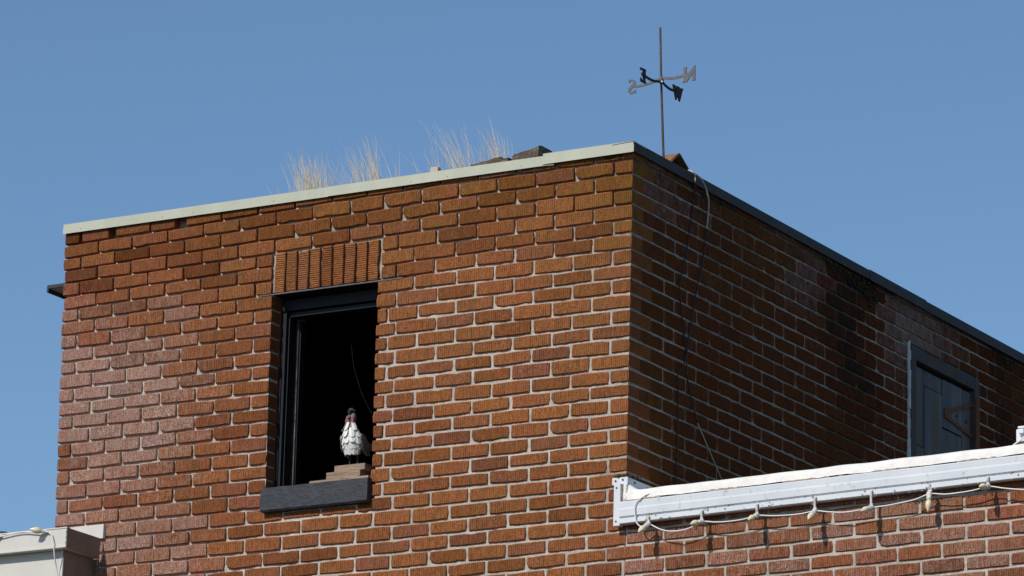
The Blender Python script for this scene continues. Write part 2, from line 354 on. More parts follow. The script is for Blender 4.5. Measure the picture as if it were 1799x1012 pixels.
def wear_and_shade_side(y, z):
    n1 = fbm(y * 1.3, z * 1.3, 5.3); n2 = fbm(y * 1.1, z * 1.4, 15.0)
    ef = 0.05 + random.uniform(-0.1, 0.1); li = 0.14 + 0.6 * n1 + random.uniform(-0.12, 0.12); so = 0.62 + random.uniform(-0.10, 0.10)  # low base value: dirt plus the wall's shade painted into the bricks
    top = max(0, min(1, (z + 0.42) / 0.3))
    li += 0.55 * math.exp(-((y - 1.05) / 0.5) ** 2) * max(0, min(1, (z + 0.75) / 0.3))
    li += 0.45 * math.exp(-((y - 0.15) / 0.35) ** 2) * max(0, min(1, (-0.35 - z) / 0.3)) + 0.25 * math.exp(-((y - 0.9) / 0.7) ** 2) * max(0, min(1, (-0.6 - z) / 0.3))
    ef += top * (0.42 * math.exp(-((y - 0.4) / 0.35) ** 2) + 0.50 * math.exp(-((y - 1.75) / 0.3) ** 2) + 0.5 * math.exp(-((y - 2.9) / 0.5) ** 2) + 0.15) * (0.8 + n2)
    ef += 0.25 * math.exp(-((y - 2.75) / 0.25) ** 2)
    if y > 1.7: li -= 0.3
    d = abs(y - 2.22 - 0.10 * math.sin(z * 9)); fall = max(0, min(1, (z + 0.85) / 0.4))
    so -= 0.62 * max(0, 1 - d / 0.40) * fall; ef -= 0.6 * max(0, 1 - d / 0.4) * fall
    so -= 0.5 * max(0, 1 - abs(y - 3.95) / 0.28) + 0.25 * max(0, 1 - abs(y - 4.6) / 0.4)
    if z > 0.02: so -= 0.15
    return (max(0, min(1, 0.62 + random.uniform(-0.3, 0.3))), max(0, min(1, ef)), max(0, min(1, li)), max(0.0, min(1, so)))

WX0, WX1 = -1.918, -1.338          # window opening
WZ0, WZ1 = -1.272, -0.340
records = []                        # (x0, x1, k, extra)
for k in range(0, 29):
    es = ([0] + [i + 0.5 for i in range(0, 15)] + [15.5]) if k % 2 == 0 else (list(range(0, 16)) + [15.5])
    segs = [(es[i], es[i + 1]) for i in range(len(es) - 1)]
    zt, zb = zc(k - 1, -1.6), zc(k, -1.6)
    zm = (zt + zb) / 2
    new = []
    if 4 <= k <= 6:                 # beside the soldier course
        for a, b in segs:
            if b <= 5.51: new.append((X(a), X(b)))
        new = [q for q in new if q[1] <= X(5) + 0.11]
        if k != 5: new = [q for q in new if q[1] <= X(5.5) + 0.001] + [(X(5.5), X(6) - 0.006)]
        else: new = [q for q in new if q[1] <= X(5) + 0.001] + [(X(5), X(6) - 0.006)]
        st = {4: 9.42, 5: 9.85, 6: 9.4}[k]
        new.append((-1.324, X(st)))
        nx = {4: 10.45, 5: 10.95, 6: 10.42}[k]
        new.append((X(st), X(nx)))
        first = True
        for a, b in segs:
            if a >= nx - 0.2: new.append((X(a) if not first else X(nx), X(b))); first = False
    elif 7 <= k and zt > WZ0 - 0.075:
        for a, b in segs:
            if b <= 6.01: new.append((X(a), min(X(b), WX0)))
            elif a < 5.99: new.append((X(a), WX0))
        if k == 7: new += [(WX1, X(9.87)), (X(9.87), X(11))]; lo = 10.9
        elif k % 2 == 1: new += [(WX1, WX1 + 0.062), (WX1 + 0.062, X(10)), ]; lo = 9.9
        else: new += [(WX1, X(9.42)), (X(9.42), X(10.5))]; lo = 10.4
        for a, b in segs:
            if a >= lo: new.append((X(a), X(b)))
    else:
        new = [(X(a), X(b)) for a, b in segs]
    for a, b in new:
        if k >= 27 and b > -0.05:
            if k % 2: continue
            b = -0.0125
        if b - a > 0.02: records.append([a, b, k])
# below the sill: the course it cuts keeps only the height left under it
SILL_B = -1.384
jit = random.Random(3)
bricks = []
def WIDE(x, k): return 0.0008 * max(0, min(1, (k - 6) / 5)) + 0.0006 * max(0, min(1, (x + 1.9) / 0.5)) * max(0, min(1, (k - 8) / 4))
for a, b, k in records:
    xm = (a + b) / 2
    edge_l = a < -3.13; edge_r = b > -0.001
    ja = 0 if edge_l or abs(a - WX1) < 1e-3 else 0.0042 + jit.uniform(-0.0014, 0.0024) + WIDE(xm, k)
    jb = 0 if edge_r or abs(b - WX0) < 1e-3 else 0.0042 + jit.uniform(-0.0014, 0.0024) + WIDE(xm, k)
    if edge_l: a += jit.uniform(-0.004, 0.008) + 0.0014 * k
    if abs(b - WX0) < 1e-3: b += jit.uniform(-0.005, 0.003)
    if abs(a - WX1) < 1e-3: a += jit.uniform(-0.003, 0.006)
    x0, x1 = a + ja, b - jb
    jz = 0.0044 + jit.uniform(-0.0012, 0.0014) + WIDE(xm, k)
    zt, zb = zc(k - 1, xm) - jz, zc(k, xm) + jz
    if k == 0: zt = zb + 0.058
    if WX0 - 0.01 < x0 and x1 < WX1 + 0.03 and zt > SILL_B - 0.004 and zb < WZ0: zt = SILL_B - 0.006
    if zt - zb < 0.014: continue
    slope = math.atan2(zc(k, xm + 0.1) - zc(k, xm - 0.1), 0.2) + jit.gauss(0, 0.006)
    bricks.append(dict(x0=x0, x1=x1, zt=zt, zb=zb, k=k, sl=slope, corner=edge_r))
# spalled top course: the gaps seen under the coping
def cut(k, xa, xb, f0, f1):
    for q in bricks:
        if q['k'] == k and q['x0'] < xa < q['x1']: q['x1'] = q['x0'] + (q['x1'] - q['x0']) * f1; q['x0'] += 0
cut(0, -3.10, 0, 0, 0.86); cut(0, -2.93, 0, 0, 0.80); cut(0, -2.52, 0, 0, 0.70)

# ------------------------------------------------------------------ the tower
tower = thing('brick_tower', (-1.57, 1.5, -1.4), 'red brick tower with open black framed window under pale metal coping', 'tower')
TO = tower.location
def place_brick(q, parent, wearf, name='brick'):
    L = q['x1'] - q['x0']; H = q['zt'] - q['zb']
    me = random.choice(VAR['s'] if L > 0.13 else VAR['h'])
    o = link(name, me, None, parent)
    depth = 0.10
    if q.get('corner'): depth = 0.10 if L > 0.13 else 0.195
    yj = random.uniform(-0.0035, 0.0)
    if q.get('corner') or q['x0'] < -3.12: yj = random.uniform(-0.0012, 0.0)
    c = Vector(((q['x0'] + q['x1']) / 2, yj, (q['zt'] + q['zb']) / 2))
    o.location = c - parent.location
    flip = random.random() < 0.5
    o.scale = (L, depth, H)
    o.rotation_euler = (random.gauss(0, 0.008) , -q['sl'] + 0.0, random.gauss(0, 0.004) if not q.get('corner') else 0)
    o.color = wearf(c.x, c.z)
    q['o'] = o
    return o
def project_size(q):
    c = Vector(((q['x0'] + q['x1']) / 2, 0, (q['zt'] + q['zb']) / 2)); d = (c - CAM).length
    u = RX.dot(c - CAM) / FW.dot(c - CAM) * FPX + 900; v = DN.dot(c - CAM) / FW.dot(c - CAM) * FPX + 506
    vis = -20 < u < 1820 and -20 < v < 1020
    return ((q['x1'] - q['x0']) * (q['zt'] - q['zb']) / d / d) if vis else 0
bricks.sort(key=project_size, reverse=True)
mass = []                            # (matrix, mesh, wear)
for i, q in enumerate(bricks):
    if i < 298: place_brick(q, tower, wear_front)
    else:
        L = q['x1'] - q['x0']; H = q['zt'] - q['zb']; me = random.choice(VAR['s'] if L > 0.13 else VAR['h'])
        dp = 0.195 if (q['corner'] and L < 0.13) else 0.10
        c = Vector(((q['x0'] + q['x1']) / 2, random.uniform(-0.0012, 0.0), (q['zt'] + q['zb']) / 2))
        mass.append((Matrix.Translation(c) @ Matrix.Rotation(-q['sl'], 4, 'Y') @ Matrix.Diagonal((L, dp, H, 1)), me, wear_front(c.x, c.z)))
# soldier course over the window
sx0, sx1 = -1.912, -1.330
sw = (sx1 - sx0) / 9
for i in range(9):
    o = link('soldier_brick', random.choice(VARSOL), None, tower)
    zt_, zb_ = zc(3, -1.6) - 0.005, zc(6, -1.6) + 0.002
    c = Vector((sx0 + (i + 0.5) * sw, -0.004 + random.uniform(-0.0015, 0.0015), (zt_ + zb_) / 2 + random.uniform(-0.002, 0.002)))
    o.location = c - TO; o.scale = (zt_ - zb_ - random.uniform(0, 0.005), 0.1, sw - 0.010)
    o.rotation_euler = (0, math.pi / 2 + random.gauss(0, 0.008), 0)
    wr = wear_front(c.x, c.z); o.color = (wr[0] * 0.6, 0.0, min(1, wr[2] * 1.1), wr[3])

# side wall bricks (shade side)
DY0, DY1, DZ1 = 2.835, 3.655, -0.115
BYS = 0.2162
for k in range(0, 25):
    y = 0.195 if k % 2 == 1 else 0.10
    while y < 5.6:
        ya, yb = y, y + BYS
        y = yb
        zt, zb = zc(k - 1, 0), zc(k, 0)
        parts = [(ya, yb)]
        if zb < DZ1 - 0.03 and yb > DY0 and ya < DY1:
            parts = []
            if ya < DY0: parts.append((ya, DY0))
            if yb > DY1: parts.append((DY1, yb))
        for a, b in parts:
            a += 0.0033 + random.uniform(-0.001, 0.002); b -= 0.0033 + random.uniform(-0.001, 0.002)
            if b - a < 0.02: continue
            z1, z0 = zt - 0.0042 - random.uniform(0, 0.002), zb + 0.0042 + random.uniform(0, 0.002)
            if z1 > DZ1 and zb < DZ1 - 0.001 and b > DY0 and a < DY1: z0 = max(z0, DZ1 + 0.006)
            if k == 0: z1 = z0 + 0.058
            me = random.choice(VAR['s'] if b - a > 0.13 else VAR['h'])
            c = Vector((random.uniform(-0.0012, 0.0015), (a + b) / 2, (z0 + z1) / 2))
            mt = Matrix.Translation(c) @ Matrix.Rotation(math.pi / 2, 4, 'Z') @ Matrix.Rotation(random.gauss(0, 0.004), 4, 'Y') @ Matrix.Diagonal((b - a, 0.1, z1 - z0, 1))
            mass.append((mt, me, wear_and_shade_side(c.y, c.z)))
def build_mass(name, lst, parent, mat):
    vs, fs, cols, rims = [], [], [], []
    off = parent.location
    for mt, me, wr in lst:
        n = len(vs)
        ra = me.attributes['rim'].data
        for v in me.vertices: vs.append(tuple(mt @ v.co - off)); cols.append(wr); rims.append(ra[v.index].value)
        for f in me.polygons: fs.append(tuple(i + n for i in f.vertices))
    me = bpy.data.meshes.new(name); me.from_pydata(vs, [], fs)
    at = me.attributes.new('wear_and_shade', 'FLOAT_COLOR', 'POINT')
    at.data.foreach_set('color', [x for c in cols for x in c])
    at = me.attributes.new('rim', 'FLOAT', 'POINT'); at.data.foreach_set('value', rims)
    o = link(name, me, mat, parent); o['kind'] = 'stuff'; return o
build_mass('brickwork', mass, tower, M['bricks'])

# mortar: a rough bed a few millimetres behind the brick faces
def mortar_sheet(name, parent, nu, nv, fn, skip):
    vs, gr, idx, fs = [], [], {}, []
    for j in range(nv + 1):
        for i in range(nu + 1):
            p_, gval = fn(i / nu, j / nv); idx[i, j] = len(vs); vs.append(tuple(Vector(p_) - parent.location)); gr.append(gval)
    for j in range(nv):
        for i in range(nu):
            if not skip((i + 0.5) / nu, (j + 0.5) / nv): fs.append((idx[i, j], idx[i + 1, j], idx[i + 1, j + 1], idx[i, j + 1]))
    me = bpy.data.meshes.new(name); me.from_pydata(vs, [], fs)
    a = me.attributes.new('grime_shade', 'FLOAT', 'POINT'); a.data.foreach_set('value', gr)
    for pl in me.polygons: pl.use_smooth = True
    return link(name, me, M['mortar'], parent)
FZ0, FZ1 = -2.0, 0.12
gaps = [(-3.035, 0.075, 0.05), (-2.853, 0.085, 0.05), (-2.462, 0.085, 0.05), (-1.215, -0.33, 0.02), (-2.0, -0.30, 0.02), (-2.05, -0.25, 0.016), (-1.24, -0.28, 0.016), (-0.12, 0.055, 0.03)]
def mf(u, v):
    z = FZ0 + v * (FZ1 - FZ0); le = -3.128 + 0.0014 * (0.08 - z) / 0.066; x = le + u * (-0.004 - le)
    d = 0.0055 + 0.0035 * noise.noise(Vector((x * 22, z * 22, 1.0))) + 0.003 * noise.noise(Vector((x * 70, z * 70, 4.0)))
    d += 0.006 * max(0, min(1, (-1.7 - x) / 0.6)) + 0.008 * max(0, min(1, (z + 0.4) / 0.3))
    dd = math.hypot((x + 1.62) / 0.75, (z + 0.36) / 0.30); d += 0.010 * max(0, 1 - dd) * (1 if abs(x + 1.62) > 0.3 or z < -0.3 else 0.4)
    for gx, gz, gd in gaps:
        r = math.hypot((x - gx) / (0.035 if gd < 0.04 else 0.055), (z - gz) / (0.022 if gd < 0.04 else 0.045))
        if r < 1: d += gd * (1 - r * r)
    gm = 0.10 + 0.30 * max(0, min(1, (z + 0.65) / 0.5)) + 0.3 * fbm(x * 1.7, z * 1.7, 7.7) + max(0, (0.75 - dd)) * 0.5
    if x > -0.14: gm += 0.25
    return (x, max(0.0045, d), z), min(1, gm)
mortar_sheet('mortar', tower, 330, 220, mf, lambda u, v: WX0 - 0.013 < -3.128 + u * 3.124 < WX1 + 0.013 and WZ0 - 0.1 < FZ0 + v * (FZ1 - FZ0) < WZ1 + 0.02)
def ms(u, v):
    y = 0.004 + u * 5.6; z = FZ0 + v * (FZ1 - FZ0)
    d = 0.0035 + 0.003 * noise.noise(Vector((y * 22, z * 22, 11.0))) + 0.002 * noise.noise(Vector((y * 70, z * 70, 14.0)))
    gm = 0.60 + 0.3 * fbm(y * 1.5, z * 1.5, 4.0) + 0.9 * max(0, 1 - abs(y - 2.2 - 0.12 * math.sin(z * 9)) / 0.36) + 0.6 * max(0, 1 - abs(y - 4.0) / 0.3) + (0.35 if z > 0.03 else 0)  # high base value: dirt plus the wall's shade painted into the mortar
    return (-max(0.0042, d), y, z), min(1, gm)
mortar_sheet('mortar', tower, 330, 120, ms, lambda u, v: DY0 < 0.004 + u * 5.6 < DY1 and FZ0 + v * (FZ1 - FZ0) < DZ1)
# solid walls behind, room, roof
k_ = MB()
k_.box((-3.09, 0.06, FZ0 - 5.4), (WX0 - 0.0495, 0.30, 0.10)); k_.box((WX1 + 0.0495, 0.06, FZ0 - 5.4), (-0.06, 0.30, 0.10))
k_.box((WX0 - 0.049, 0.022, SILL_B + 0.021), (WX0 - 0.009, 0.30, WZ1 + 0.054)); k_.box((WX1 + 0.009, 0.022, SILL_B + 0.021), (WX1 + 0.049, 0.30, WZ1 + 0.054))
k_.box((WX0 - 0.049, 0.075, WZ1 + 0.055), (WX1 + 0.049, 0.30, 0.10)); k_.box((WX0 - 0.049, 0.06, FZ0 - 5.4), (WX1 + 0.049, 0.30, SILL_B + 0.02))
k_.box((-0.24, 0.30, FZ0 - 5.4), (-0.06, 5.6, 0.10)); k_.box((-3.09, 0.30, FZ0 - 5.4), (-2.9, 5.6, 0.10)); k_.box((-2.9, 5.4, FZ0 - 5.4), (-0.24, 5.6, 0.10))
k_.build('wall_core', M['mortar'], tower)
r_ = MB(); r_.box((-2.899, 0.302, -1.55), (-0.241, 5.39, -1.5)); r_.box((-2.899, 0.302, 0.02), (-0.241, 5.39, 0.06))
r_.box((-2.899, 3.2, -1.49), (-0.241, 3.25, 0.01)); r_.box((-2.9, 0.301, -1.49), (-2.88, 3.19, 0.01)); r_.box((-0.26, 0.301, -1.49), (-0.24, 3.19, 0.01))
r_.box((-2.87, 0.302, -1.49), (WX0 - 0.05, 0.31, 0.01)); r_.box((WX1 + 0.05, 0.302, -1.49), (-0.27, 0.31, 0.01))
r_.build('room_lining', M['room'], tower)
rf = MB(); rf.box((-3.10, 0.02, 0.101), (-0.02, 5.58, 0.138)); rf.build('roof', M['roof'], tower)

# coping: pale sheet steel in front, charcoal along the side, each length a piece
def coping(x0, x1, zt, zb, y, name='coping_strip'):
    q = MB(); pts = [(x0, y, zb), (x0, y - 0.004, zb - 0.003), (x0, y - 0.001, zt), (x0, 0.10, zt - 0.004), (x0, 0.10, zt - 0.007), (x0, y + 0.002, zt - 0.003), (x0, y + 0.002, zb)]
    q.prism(pts, (x1 - x0, 0, 0)); return q.build(name, M['coping'], tower)
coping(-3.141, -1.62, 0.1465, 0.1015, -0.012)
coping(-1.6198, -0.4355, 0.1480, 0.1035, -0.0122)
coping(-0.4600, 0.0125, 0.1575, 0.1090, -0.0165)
f_ = MB(); f_.box((-0.462, -0.014, 0.099), (-0.405, -0.010, 0.1045)); f_.build('coping_clip', M['coping'], tower)
for i in range(9):
    x = -3.0 + i * 0.35 + random.uniform(-0.1, 0.1); q = MB(); q.box((x - 0.002, -0.018 if x > -0.46 else -0.0165, 0.113), (x + 0.002, -0.010, 0.1165), bev=0.001); q.build('coping_screw', M['screw'], tower)
def coping_side(y0, y1, zt0, zt1, h, x):
    q = MB()
    for (ya, za) in ((y0, zt0), (y1, zt1)):
        q.v += [(x, ya, za - h), (x + 0.003, ya, za - h - 0.002), (x, ya, za), (-0.10, ya, za - 0.004), (-0.10, ya, za - 0.007), (x - 0.002, ya, za - 0.003), (x - 0.002, ya, za - h)]
    n = 7; q.f += [tuple(range(n)), tuple(range(n, 2 * n))] + [(i, (i + 1) % n, n + (i + 1) % n, n + i) for i in range(n)]
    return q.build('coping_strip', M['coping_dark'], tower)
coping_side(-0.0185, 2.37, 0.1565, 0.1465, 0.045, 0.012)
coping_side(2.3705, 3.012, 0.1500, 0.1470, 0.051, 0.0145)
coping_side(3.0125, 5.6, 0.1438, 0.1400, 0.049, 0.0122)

def lumps(spots, name):
    q = MB(); r2 = random.Random(5)
    for (x, y, z, n, sx_, sy_, sz_) in spots:
        for i in range(n):
            c = Vector((x + r2.gauss(0, sx_), y + r2.gauss(0, sy_), z - abs(r2.gauss(0, sz_)))); e = r2.uniform(0.004, 0.011)
            bm = bmesh.new(); bmesh.ops.create_icosphere(bm, subdivisions=1, radius=e)
            for v in bm.verts: v.co *= r2.uniform(0.6, 1.35)
            bm.verts.index_update(); q.add([v.co + c for v in bm.verts], [[v.index for v in f.verts] for f in bm.faces]); bm.free()
    o = q.build(name, M['moss'], tower); o['kind'] = 'stuff'; return o
M['moss'] = paint('dark_dry_moss', (0.022, 0.019, 0.010), (0.055, 0.042, 0.018), 60, 0.95, (0.09, 0.065, 0.02), 90, 0.6, 0.75)
lumps([(0.003, 2.30, 0.09, 70, 0.002, 0.11, 0.035), (0.003, 2.05, 0.095, 45, 0.002, 0.10, 0.02), (0.003, 2.40, 0.05, 30, 0.003, 0.04, 0.05), (0.003, 3.98, 0.085, 35, 0.002, 0.07, 0.02), (0.002, 0.75, 0.10, 25, 0.002, 0.2, 0.008), (-0.09, 0.004, 0.105, 26, 0.03, 0.003, 0.006), (0.0, 0.03, -1.378, 22, 0.02, 0.03, 0.004), (-0.02, -0.008, -1.381, 16, 0.02, 0.004, 0.003)], 'moss')
# eave jutting out behind the left corner
ev = MB(); ev.box((-3.250, 0.045, -0.148), (-3.112, 0.75, -0.136)); e0 = ev.build('eave', M['soffit'], tower)
ev = MB(); ev.box((-3.260, 0.04, -0.166), (-3.2505, 0.75, -0.132)); ev.build('eave_edge', M['flue'], tower)
ev = MB(); ev.box((-3.250, 0.035, -0.149), (-3.13, 0.0445, -0.132)); ev.build('eave_edge', M['flue'], tower)

# lintel angle and window
lt = MB(); lt.box((-1.99, -0.0035, -0.3405), (-1.20, 0.003, -0.3345)); lt.build('lintel_angle', M['iron'], tower)
lt = MB(); lt.box((WX0 + 0.002, 0.0035, -0.3405), (WX1 - 0.002, 0.11, -0.3350)); lt.build('lintel_soffit', M['dark_paint'], tower)  # underside coloured near-black, so its shade is in the colour
win = link('window', None, None, tower); win.location = Vector((-1.628, 0.11, -0.8)) - TO; win.empty_display_size = 0.1
bpy.context.view_layer.update()
a_ = MB()
a_.box((WX0 + 0.002, 0.085, -0.400), (WX1 - 0.002, 0.150, -0.345), bev=0.003); a_.box((WX0 + 0.035, 0.100, -0.428), (WX1 - 0.035, 0.16, -0.406), bev=0.003)
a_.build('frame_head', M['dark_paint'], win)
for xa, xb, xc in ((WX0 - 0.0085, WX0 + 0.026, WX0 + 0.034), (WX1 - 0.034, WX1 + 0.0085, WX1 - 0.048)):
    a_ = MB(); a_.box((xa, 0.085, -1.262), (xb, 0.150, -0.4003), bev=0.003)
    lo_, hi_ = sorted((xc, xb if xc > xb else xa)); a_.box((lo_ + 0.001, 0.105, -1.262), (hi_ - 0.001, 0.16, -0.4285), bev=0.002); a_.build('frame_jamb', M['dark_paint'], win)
a_ = MB(); a_.box((-1.8835, 0.1735, -1.265), (-1.866, 0.215, -0.430)); a_.build('sash_stile', M['dark_paint'], win)
a_ = MB(); a_.box((-1.8805, 0.163, -1.262), (-1.8720, 0.173, -0.432), rot=Matrix.Rotation(rad(-0.25), 3, 'Y')); a_.build('sash_edge', M['sash_wood'], win)
a_ = MB(); a_.box((-1.9105, 0.078, -1.26), (-1.9050, 0.0845, -0.68)); a_.build('sash_stop', M['dark_paint'], win)
bm = bmesh.new()
sv = MB(); nx = 46
for i in range(nx + 1):
    t = i / nx; x = -1.915 + t * (WX1 + 0.006 + 1.915)
    w_ = 0.0022 * noise.noise(Vector((x * 18, 1, 1))) ; w2 = 0.0025 * noise.noise(Vector((x * 23, 5, 1))); w3 = 0.0015 * noise.noise(Vector((x * 31, 9, 1)))
    sv.v += [(x, 0.16, -1.262), (x, -0.032 + w3, -1.2715 + w_), (x, -0.0365 + w3, -1.2765 + w_), (x, -0.037 + w3, -1.33), (x, -0.037 - w3, -1.376 + w2), (x, -0.030, -1.384 + w2), (x, 0.06, -1.384 + w2)]
for i in range(nx):
    for j in range(6): sv.f.append((i * 7 + j, i * 7 + j + 1, (i + 1) * 7 + j + 1, (i + 1) * 7 + j))
sv.f += [tuple(range(7)), tuple(range(nx * 7, nx * 7 + 7))]
sv.build('window_sill', M['sill'], win, False)

# plank hatch on the shaded side
door = link('door', None, None, tower); door.location = Vector((0.0, 3.25, -0.6)) - TO
fr = MB()
fr.box((-0.06, DY0 + 0.012, -1.35), (0.012, DY0 + 0.072, -0.118), bev=0.003); fr.box((-0.06, 3.598, -1.35), (0.012, 3.652, -0.118), bev=0.003)
fr.box((-0.06, DY0 + 0.0725, -0.186), (0.0105, 3.5975, -0.119), bev=0.003)
fr.build('door_frame', M['door_frame'], door)
q = MB()
for i in range(24):
    z = -1.3 + i * 0.05; q.box((-0.01, DY0 + 0.004 + random.uniform(-0.003, 0.002), z), (0.009 + random.uniform(-0.003, 0.003), DY0 + 0.0115, z + 0.049))
q.build('caulk_bead', M['caulk'], door)
py = [2.912, 3.045, 3.255, 3.49, 3.594]
cuts = [[-0.605], [-0.285], [-0.455], []]
for i in range(4):
    zs = [-0.200] + cuts[i] + [-1.35]
    for j in range(len(zs) - 1):
        q = MB(); dx = random.uniform(-0.004, 0.003)
        q.box((-0.035, py[i] + 0.004, zs[j + 1] + 0.003), (-0.012 + dx, py[i + 1] - 0.004, zs[j] - 0.003), bev=0.003); q.build('plank', M['door'], door)
q = MB(); q.box((-0.06, 2.91, -1.35), (-0.04, 3.596, -0.19)); q.build('door_back', M['iron_dark'], door)
q = MB(); A = Q(1664, 717, 0.002); B_ = Q(1712, 727, 0.002); C_ = Q(1712, 762, 0.002); A2 = Q(1664, 724, 0.002)
def bar(p0, p1, wz, t=0.006):
    p0, p1 = Vector(p0), Vector(p1); q.prism([p0 + Vector((0, 0, wz)), p1 + Vector((0, 0, wz)), p1 - Vector((0, 0, wz)), p0 - Vector((0, 0, wz))], (t, 0, 0))
bar((-0.008, 3.275, -0.372), (-0.008, 3.60, -0.262), 0.010); bar((-0.008, 3.275, -0.388), (-0.008, 3.60, -0.432), 0.011)
q.box((-0.008, 3.268, -0.40), (-0.001, 3.295, -0.352)); q.build('strap_hinge', M['hinge'], door)
q = MB(); q.box((0.0125, 3.596, -0.50), (0.019, 3.640, -0.235), bev=0.002); q.tube([(0.018, 3.602, -0.50), (0.018, 3.602, -0.23)], 0.009); q.build('hinge_plate', M['hinge'], door)
for (y_, z_) in ((3.42, -0.36), (3.53, -0.365)):
    q = MB(); q.tube([(-0.013, y_, z_), (-0.004, y_, z_)], 0.010, 8); q.build('hinge_bolt', M['hinge'], door)

# ------------------------------------------------------------------ lower brick building right of the tower
low = thing('brick_building', (1.5, 0.3, -2.0), 'lower brick building with white metal gutter right of the tower', 'building')
lb = []
phase = {24: -0.02, 25: 0.083, 26: -0.02, 27: 0.083, 28: -0.012, 29: 0.083, 30: -0.012, 31: 0.083}
for k in range(25, 32):
    x = phase[k] - 0.2055 * 2
    while x < 2.7:
        a, b = x, x + 0.2065; x = b
        if k >= 27:
            lim = -0.0985 if k % 2 else -0.0125
            if b < lim + 0.01: continue
            a = max(a, lim)
        else:
            if b < 0.03: continue
            a = max(a, 0.001)
        a += 0.005 + random.uniform(-0.001, 0.002); b -= 0.005 + random.uniform(-0.001, 0.002)
        if b - a < 0.02: continue
        xm = (a + b) / 2
        lb.append(dict(x0=a, x1=b, zt=zc(k - 1, xm) - 0.005 - random.uniform(0, 0.002), zb=zc(k, xm) + 0.005 + random.uniform(0, 0.002), k=k, sl=0.012 * (a > 0) + random.gauss(0, 0.006)))
for q in lb: place_brick(q, low, wear_lower)
def ml(u, v):
    x = 0.0 + u * 2.7; z = -2.12 + v * 0.59
    d = 0.004 + 0.003 * noise.noise(Vector((x * 22, z * 22, 21.0))) + 0.0025 * noise.noise(Vector((x * 70, z * 70, 24.0)))
    return (x, max(0.0042, d), z), 0.15 + 0.3 * max(0, noise.noise(Vector((x * 3, z * 3, 2))))
mortar_sheet('mortar', low, 220, 60, ml, lambda u, v: False)
q = MB(); q.box((-0.05, 0.055, -7.45), (2.7, 0.29, -1.54)); q.box((2.45, 0.29, -7.45), (2.7, 5.6, -1.54)); q.build('wall_core', M['mortar'], low)
def lower_mat():
    k = NT('lower_brick_face'); p = k.pos(); xyz = k.n('ShaderNodeSeparateXYZ'); k.l(p, xyz.inputs[0])
    cb = k.n('ShaderNodeCombineXYZ'); k.l(xyz.outputs[0], cb.inputs[0]); k.l(xyz.outputs[2], cb.inputs[1])
    b = k.n('ShaderNodeTexBrick'); k.l(cb.outputs[0], b.inputs[0]); b.inputs['Scale'].default_value = 1; b.inputs['Brick Width'].default_value = 0.2055; b.inputs['Row Height'].default_value = 0.0665
    b.inputs['Mortar Size'].default_value = 0.005; b.inputs['Color1'].default_value = (0.33, 0.09, 0.05, 1); b.inputs['Color2'].default_value = (0.26, 0.08, 0.05, 1); b.inputs['Mortar'].default_value = (0.5, 0.45, 0.4, 1)
    return k.base(b.outputs[0], 0.9, 0, 0.1)
q = MB(); q.box((-3.12, 0.003, -7.45), (2.7, 0.05, -2.125)); q.build('lower_wall', lower_mat(), low)
q = MB(); q.box((0.03, 0.26, -1.50), (2.7, 5.6, -1.455)); q.build('flat_roof', M['roof'], low)

# white gutter: rolled front with two steps, lip, end
GX0, GX1 = -0.004, 2.72
GD = 0.075                                # the gutter stands this much less far out than its profile's numbers
def sy(y_): return y_ + GD if y_ < -0.02 else y_
def gz(x, z): return z + 0.024 + 0.0165 * (x - 0.0)
prof = [(-0.003, -1.535), (-0.130, -1.532), (-0.133, -1.536), (-0.1312, -1.562), (-0.1322, -1.569), (-0.130, -1.598), (-0.121, -1.602), (-0.121, -1.605), (-0.127, -1.608), (-0.127, -1.628), (-0.121, -1.632), (-0.003, -1.628)]
q = MB(); n = len(prof)
xs_ = [GX0 + (GX1 - GX0) * i / 24 for i in range(25)]
for x in xs_:
    wv = 0.0012 * noise.noise(Vector((x * 3, 0, 3)))
    q.v += [(x, sy(y_), gz(x, z_) + wv) for y_, z_ in prof]
for i in range(24):
    for j in range(n): q.f.append((i * n + j, i * n + (j + 1) % n, (i + 1) * n + (j + 1) % n, (i + 1) * n + j))
q.f += [tuple(range(n)), tuple(range(24 * n, 25 * n))]
gut = q.build('gutter', M['white'], low)
q = MB(); q.box((GX0 - 0.0340, -0.045, -1.612), (GX0 - 0.0005, -0.0150, -1.4215), bev=0.002); q.build('gutter_end', M['white'], low)
# coated roof edge that rolls over the back of the gutter
q = MB(); nx = 90
for i in range(nx + 1):
    x = GX0 + 0.035 + (GX1 - GX0 - 0.035) * i / nx
    t = noise.noise(Vector((x * 7, 3, 3))); t2 = noise.noise(Vector((x * 25, 7, 3)))
    up = 0.028 * max(0, 1 - (x - GX0 - 0.035) / 0.05) ** 2
    zb = gz(x, -1.530) + 0.003 + 0.0035 * t + 0.0015 * t2
    zt = gz(x, -1.478) + 0.003 * t + up
    q.v += [(x, -0.0535 + 0.0012 * t2, zb), (x, -0.0515, zb + 0.006), (x, -0.046 + 0.003 * t, (zb * 0.5 + zt * 0.5)), (x, -0.038, zt - 0.006), (x, -0.024, zt), (x, 0.255, zt - 0.014 - up * 0.4)]
for i in range(nx):
    for j in range(5): q.f.append((i * 6 + j, (i + 1) * 6 + j, (i + 1) * 6 + j + 1, i * 6 + j + 1))
q.build('roof_membrane', M['membrane'], low, True)
q = MB()
for i in range(120):
    x = GX0 + 0.05 + (GX1 - GX0 - 0.05) * i / 120
    if noise.noise(Vector((x * 5, 3, 9))) + 0.25 * noise.noise(Vector((x * 40, 3, 9))) < 0.05 and i > 6: continue
    z = gz(x, -1.5315) + 0.003 * noise.noise(Vector((x * 30, 3, 1)))
    q.box((x, -0.0565, z), (x + 0.0225, -0.0525, z + 0.004 + 0.004 * random.random()), rot=Matrix.Rotation(random.gauss(0, 0.05), 3, 'Y'))
